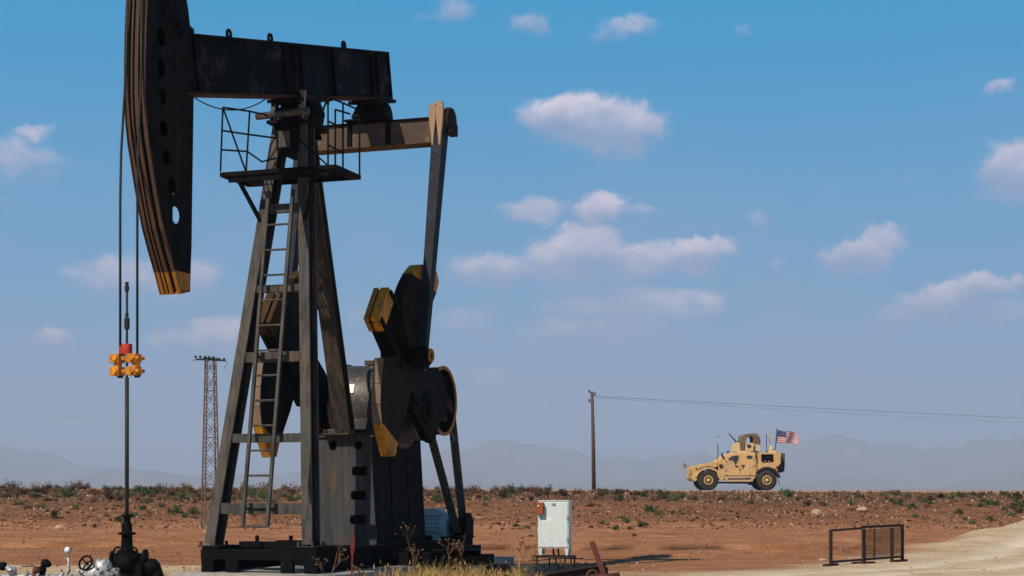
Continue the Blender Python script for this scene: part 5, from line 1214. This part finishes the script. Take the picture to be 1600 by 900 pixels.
# ground cover: dry litter and straw tufts on the bank
def litter():
    random.seed(21); m = MB()
    for _ in range(15000):
        Y = random.uniform(56, 102) ; x = random.uniform(-.335, .335) * Y
        if x > 0 and ramp_in(x, Y) > .3: continue
        z = gz(x, Y); h = random.uniform(.02, .10) * (1.5 if Y > 78 else .8) * random.choice((.5, .8, 1.4)); w = random.uniform(.03, .13)
        for k_ in range(3):
            g = random.uniform(0, 6.28); dx, dy = math.cos(g) * w, math.sin(g) * w * .5
            m.add([(x - dx, Y - dy, z - .02), (x + dx, Y + dy, z - .02), (x + dx * random.uniform(-.8, .8), Y + random.uniform(-.1, .1), z + h * random.uniform(.5, 1))], [(0, 1, 2)], 0 if random.random() < .62 else 1)
    o = m.build('dry_ground_cover', [M['dry'], M['straw']], fix=False); tag(o, label='low dry litter and straw covering the bank', cat='ground cover', kind='stuff')
litter()
def grass():
    random.seed(22); m = MB(); spots = [(700, 24.0, 1.0, 260), (655, 23.6, .7, 200), (735, 24.6, .8, 130), (600, 23.4, .6, 60), (690, 25.3, .9, 130), (455, 22.9, 1.2, 60), (300, 24.4, .8, 130), (540, 23.2, .5, 60), (280, 25.8, 1.0, 120), (690, 23.3, .5, 150), (800, 25.3, .8, 40)]
    for (px, Y, rad, n) in spots:
        cx = (px - 800) * Y / F; tufts = [(cx + random.gauss(0, rad * .42), Y + random.gauss(0, .35), random.uniform(.5, 1.25)) for _ in range(max(4, n // 9))]
        for _ in range(int(n * 1.6)):
            tx, ty, th = random.choice(tufts); x = tx + random.gauss(0, .035); y = ty + random.gauss(0, .035); z = gz(x, y); h = random.uniform(.08, .34) * th * (1.0 if px > 560 else .62)
            if x > 0: h *= .75
            lx, ly = random.gauss(0, .13) * th + (x - tx) * 2.2, random.gauss(0, .12); w = random.uniform(.0025, .006)
            a = Vector((x, y, z)); b = Vector((x + lx * .35, y + ly * .35, z + h * .62)); c = Vector((x + lx, y + ly, z + h))
            m.add([a - Vector((w, 0, 0)), a + Vector((w, 0, 0)), b + Vector((w * .7, 0, 0)), b - Vector((w * .7, 0, 0)), c], [(0, 1, 2, 3), (3, 2, 4)])
            if random.random() < .12: m.add([c + Vector((-.01, 0, -.03)), c + Vector((.012, 0, -.02)), c + Vector((.002, 0, .035))], [(0, 1, 2)])
    o = m.build('dry_grass', M['grass'], fix=False); tag(o, label='tufts of dry yellow grass around the foot of the pump', cat='grass', kind='stuff')
grass()
def clods():
    random.seed(23); m = MB()
    for _ in range(7000):
        Y = 25.5 + 32 * random.random() ** .8; x = random.uniform(-.34, .34) * Y; r = ramp_in(x, Y) if x > 0 else 0
        if r > .2 and random.random() < .6: continue
        if -5.2 < x < .2 and Y < 31: continue
        s_ = random.choice((.012, .018, .018, .028, .045)) * random.uniform(.6, 1.3); z = gz(x, Y)
        P = [Vector((x + random.uniform(-1, 1) * s_, Y + random.uniform(-1, 1) * s_, z + q * s_)) for q in (-.3, -.3, -.3)]
        P = [Vector((x + math.cos(g + .5) * s_ * random.uniform(.8, 1.5), Y + math.sin(g + .5) * s_, z - .3 * s_)) for g in (0, 2.1, 4.2)] + [Vector((x + random.uniform(-.4, .4) * s_, Y, z + s_ * random.uniform(.5, 1.0)))]
        m.add(P, [(0, 1, 3), (1, 2, 3), (2, 0, 3)], 0 if random.random() < .88 and r < .2 else 1)
    o = m.build('soil_clods', [M['clod'], M['stone']], fix=True); tag(o, label='small clods of soil strewn over the open ground', cat='soil', kind='stuff')
M['clod'] = worn('soil_clod', (.26, .11, .05), (.34, .155, .07), (.40, .22, .11), scale=5, rough=.95, bump=.3, spec=.05)
clods()
def weed(px, Y, h, seed, label, lean=0, n=9):
    random.seed(seed); x = (px - 800) * Y / F; z = gz(x, Y); m = MB()
    def branch(p, d, L, r, dep):
        q = p + d * L; m.tube([p, p.lerp(q, .5) + Vector((random.gauss(0, .015), 0, 0)), q], r, 4, r1=r * .5)
        if dep == 0:
            for _ in range(4): a = Vector((random.gauss(0, 1), random.gauss(0, 1), random.gauss(0, 1))).normalized() * .02; b = a.orthogonal().normalized() * .014; m.add([q - b, q + a, q + b], [(0, 1, 2)])
            return
        for _ in range(3): dd = (d + Vector((random.gauss(0, .55), random.gauss(0, .4), random.gauss(.1, .3)))).normalized(); branch(p.lerp(q, random.uniform(.4, 1)), dd, L * random.uniform(.4, .75), r * .6, dep - 1)
    branch(Vector((0, 0, 0)), Vector((lean, 0, 1)).normalized(), h * .55, .007, 3)
    o = m.build('dead_weed', M['weed'], fix=False); o.location = (x, Y, z); tag(o, label=label, cat='weed')
weed(645, 24.0, .85, 4, 'branching dead brown weed in front of the counterweight base'); weed(508, 22.6, .75, 6, 'thin pale dead stalk leaning beside the right tower foot', .35)
weed(818, 26.0, .62, 8, 'bushy dead weed on the low concrete block left of the cabinet'); weed(835, 26.3, .75, 9, 'tall dead weed touching the left side of the cabinet stand'); weed(556, 22.4, .5, 12, 'short dead weed at the foot of the red stake'); weed(700, 24.4, .7, 13, 'upright dead weed in the yellow grass', .05); weed(713, 24.8, .75, 15, 'leaning dead weed at the right of the yellow grass', .2)
def stone_mesh(seed, flat):
    random.seed(seed); m = MB(); m.ball((0, 0, 0), .5, 12, 0, (1, .8, flat)); me_o = m.build('stone', M['stone'], fix=True); me = me_o.data
    for v in me.vertices: k_ = 1 + .35 * noise.noise(v.co * 2.3 + Vector((seed, 0, 0))) + .12 * noise.noise(v.co * 7); v.co = Vector((v.co.x * k_, v.co.y * k_, v.co.z * k_))
    for p in me.polygons: p.use_smooth = False
    bpy.data.objects.remove(me_o); return me
SM = [stone_mesh(i + 1, f) for i, f in enumerate((.75, .45, .6, .5))]
def stone(px, py, w, k_, label, group=None):
    p = ground_hit(px, py)
    if not p: return
    s = w * p[1] / F; o = bpy.data.objects.new('stone', SM[k_]); C.objects.link(o); o.location = (p[0], p[1], p[2] + .08 * s); o.scale = (s, s, s); o.rotation_euler = (0, 0, random.uniform(0, 6)); tag(o, label=label, cat='stone', group=group)
random.seed(31)
stone(94, 827, 17, 0, 'rounded tan boulder on the slope at the far left'); stone(103, 827, 8, 2, 'smaller tan stone against the rounded boulder at the far left')
stone(1277, 806, 19, 0, 'big reddish boulder on the slope between vehicle and rusty frame'); stone(1348, 800, 21, 1, 'wide flat whitish rock on the slope above the rusty frame'); stone(1285, 877, 15, 1, 'tan stone on the ground left of the rusty frame'); stone(694, 800, 10, 1, 'white stone on the slope behind the belts'); stone(322, 832, 9, 0, 'pale stone at the foot of the lattice mast')
stone(1371, 808, 6, 2, 'small stone just right of the wide flat whitish rock'); stone(1420, 836, 6, 3, 'small white stone just right of the rusty frame')
for i in range(95):
    px, py = random.uniform(0, 1500), random.uniform(800, 880)
    if 340 < px < 745 and py > 850: continue
    stone(px, py, random.uniform(1.6, 4.5), i % 4, 'tiny pale stone scattered on the open ground ' + region(px), 'tiny stones ' + region(px))
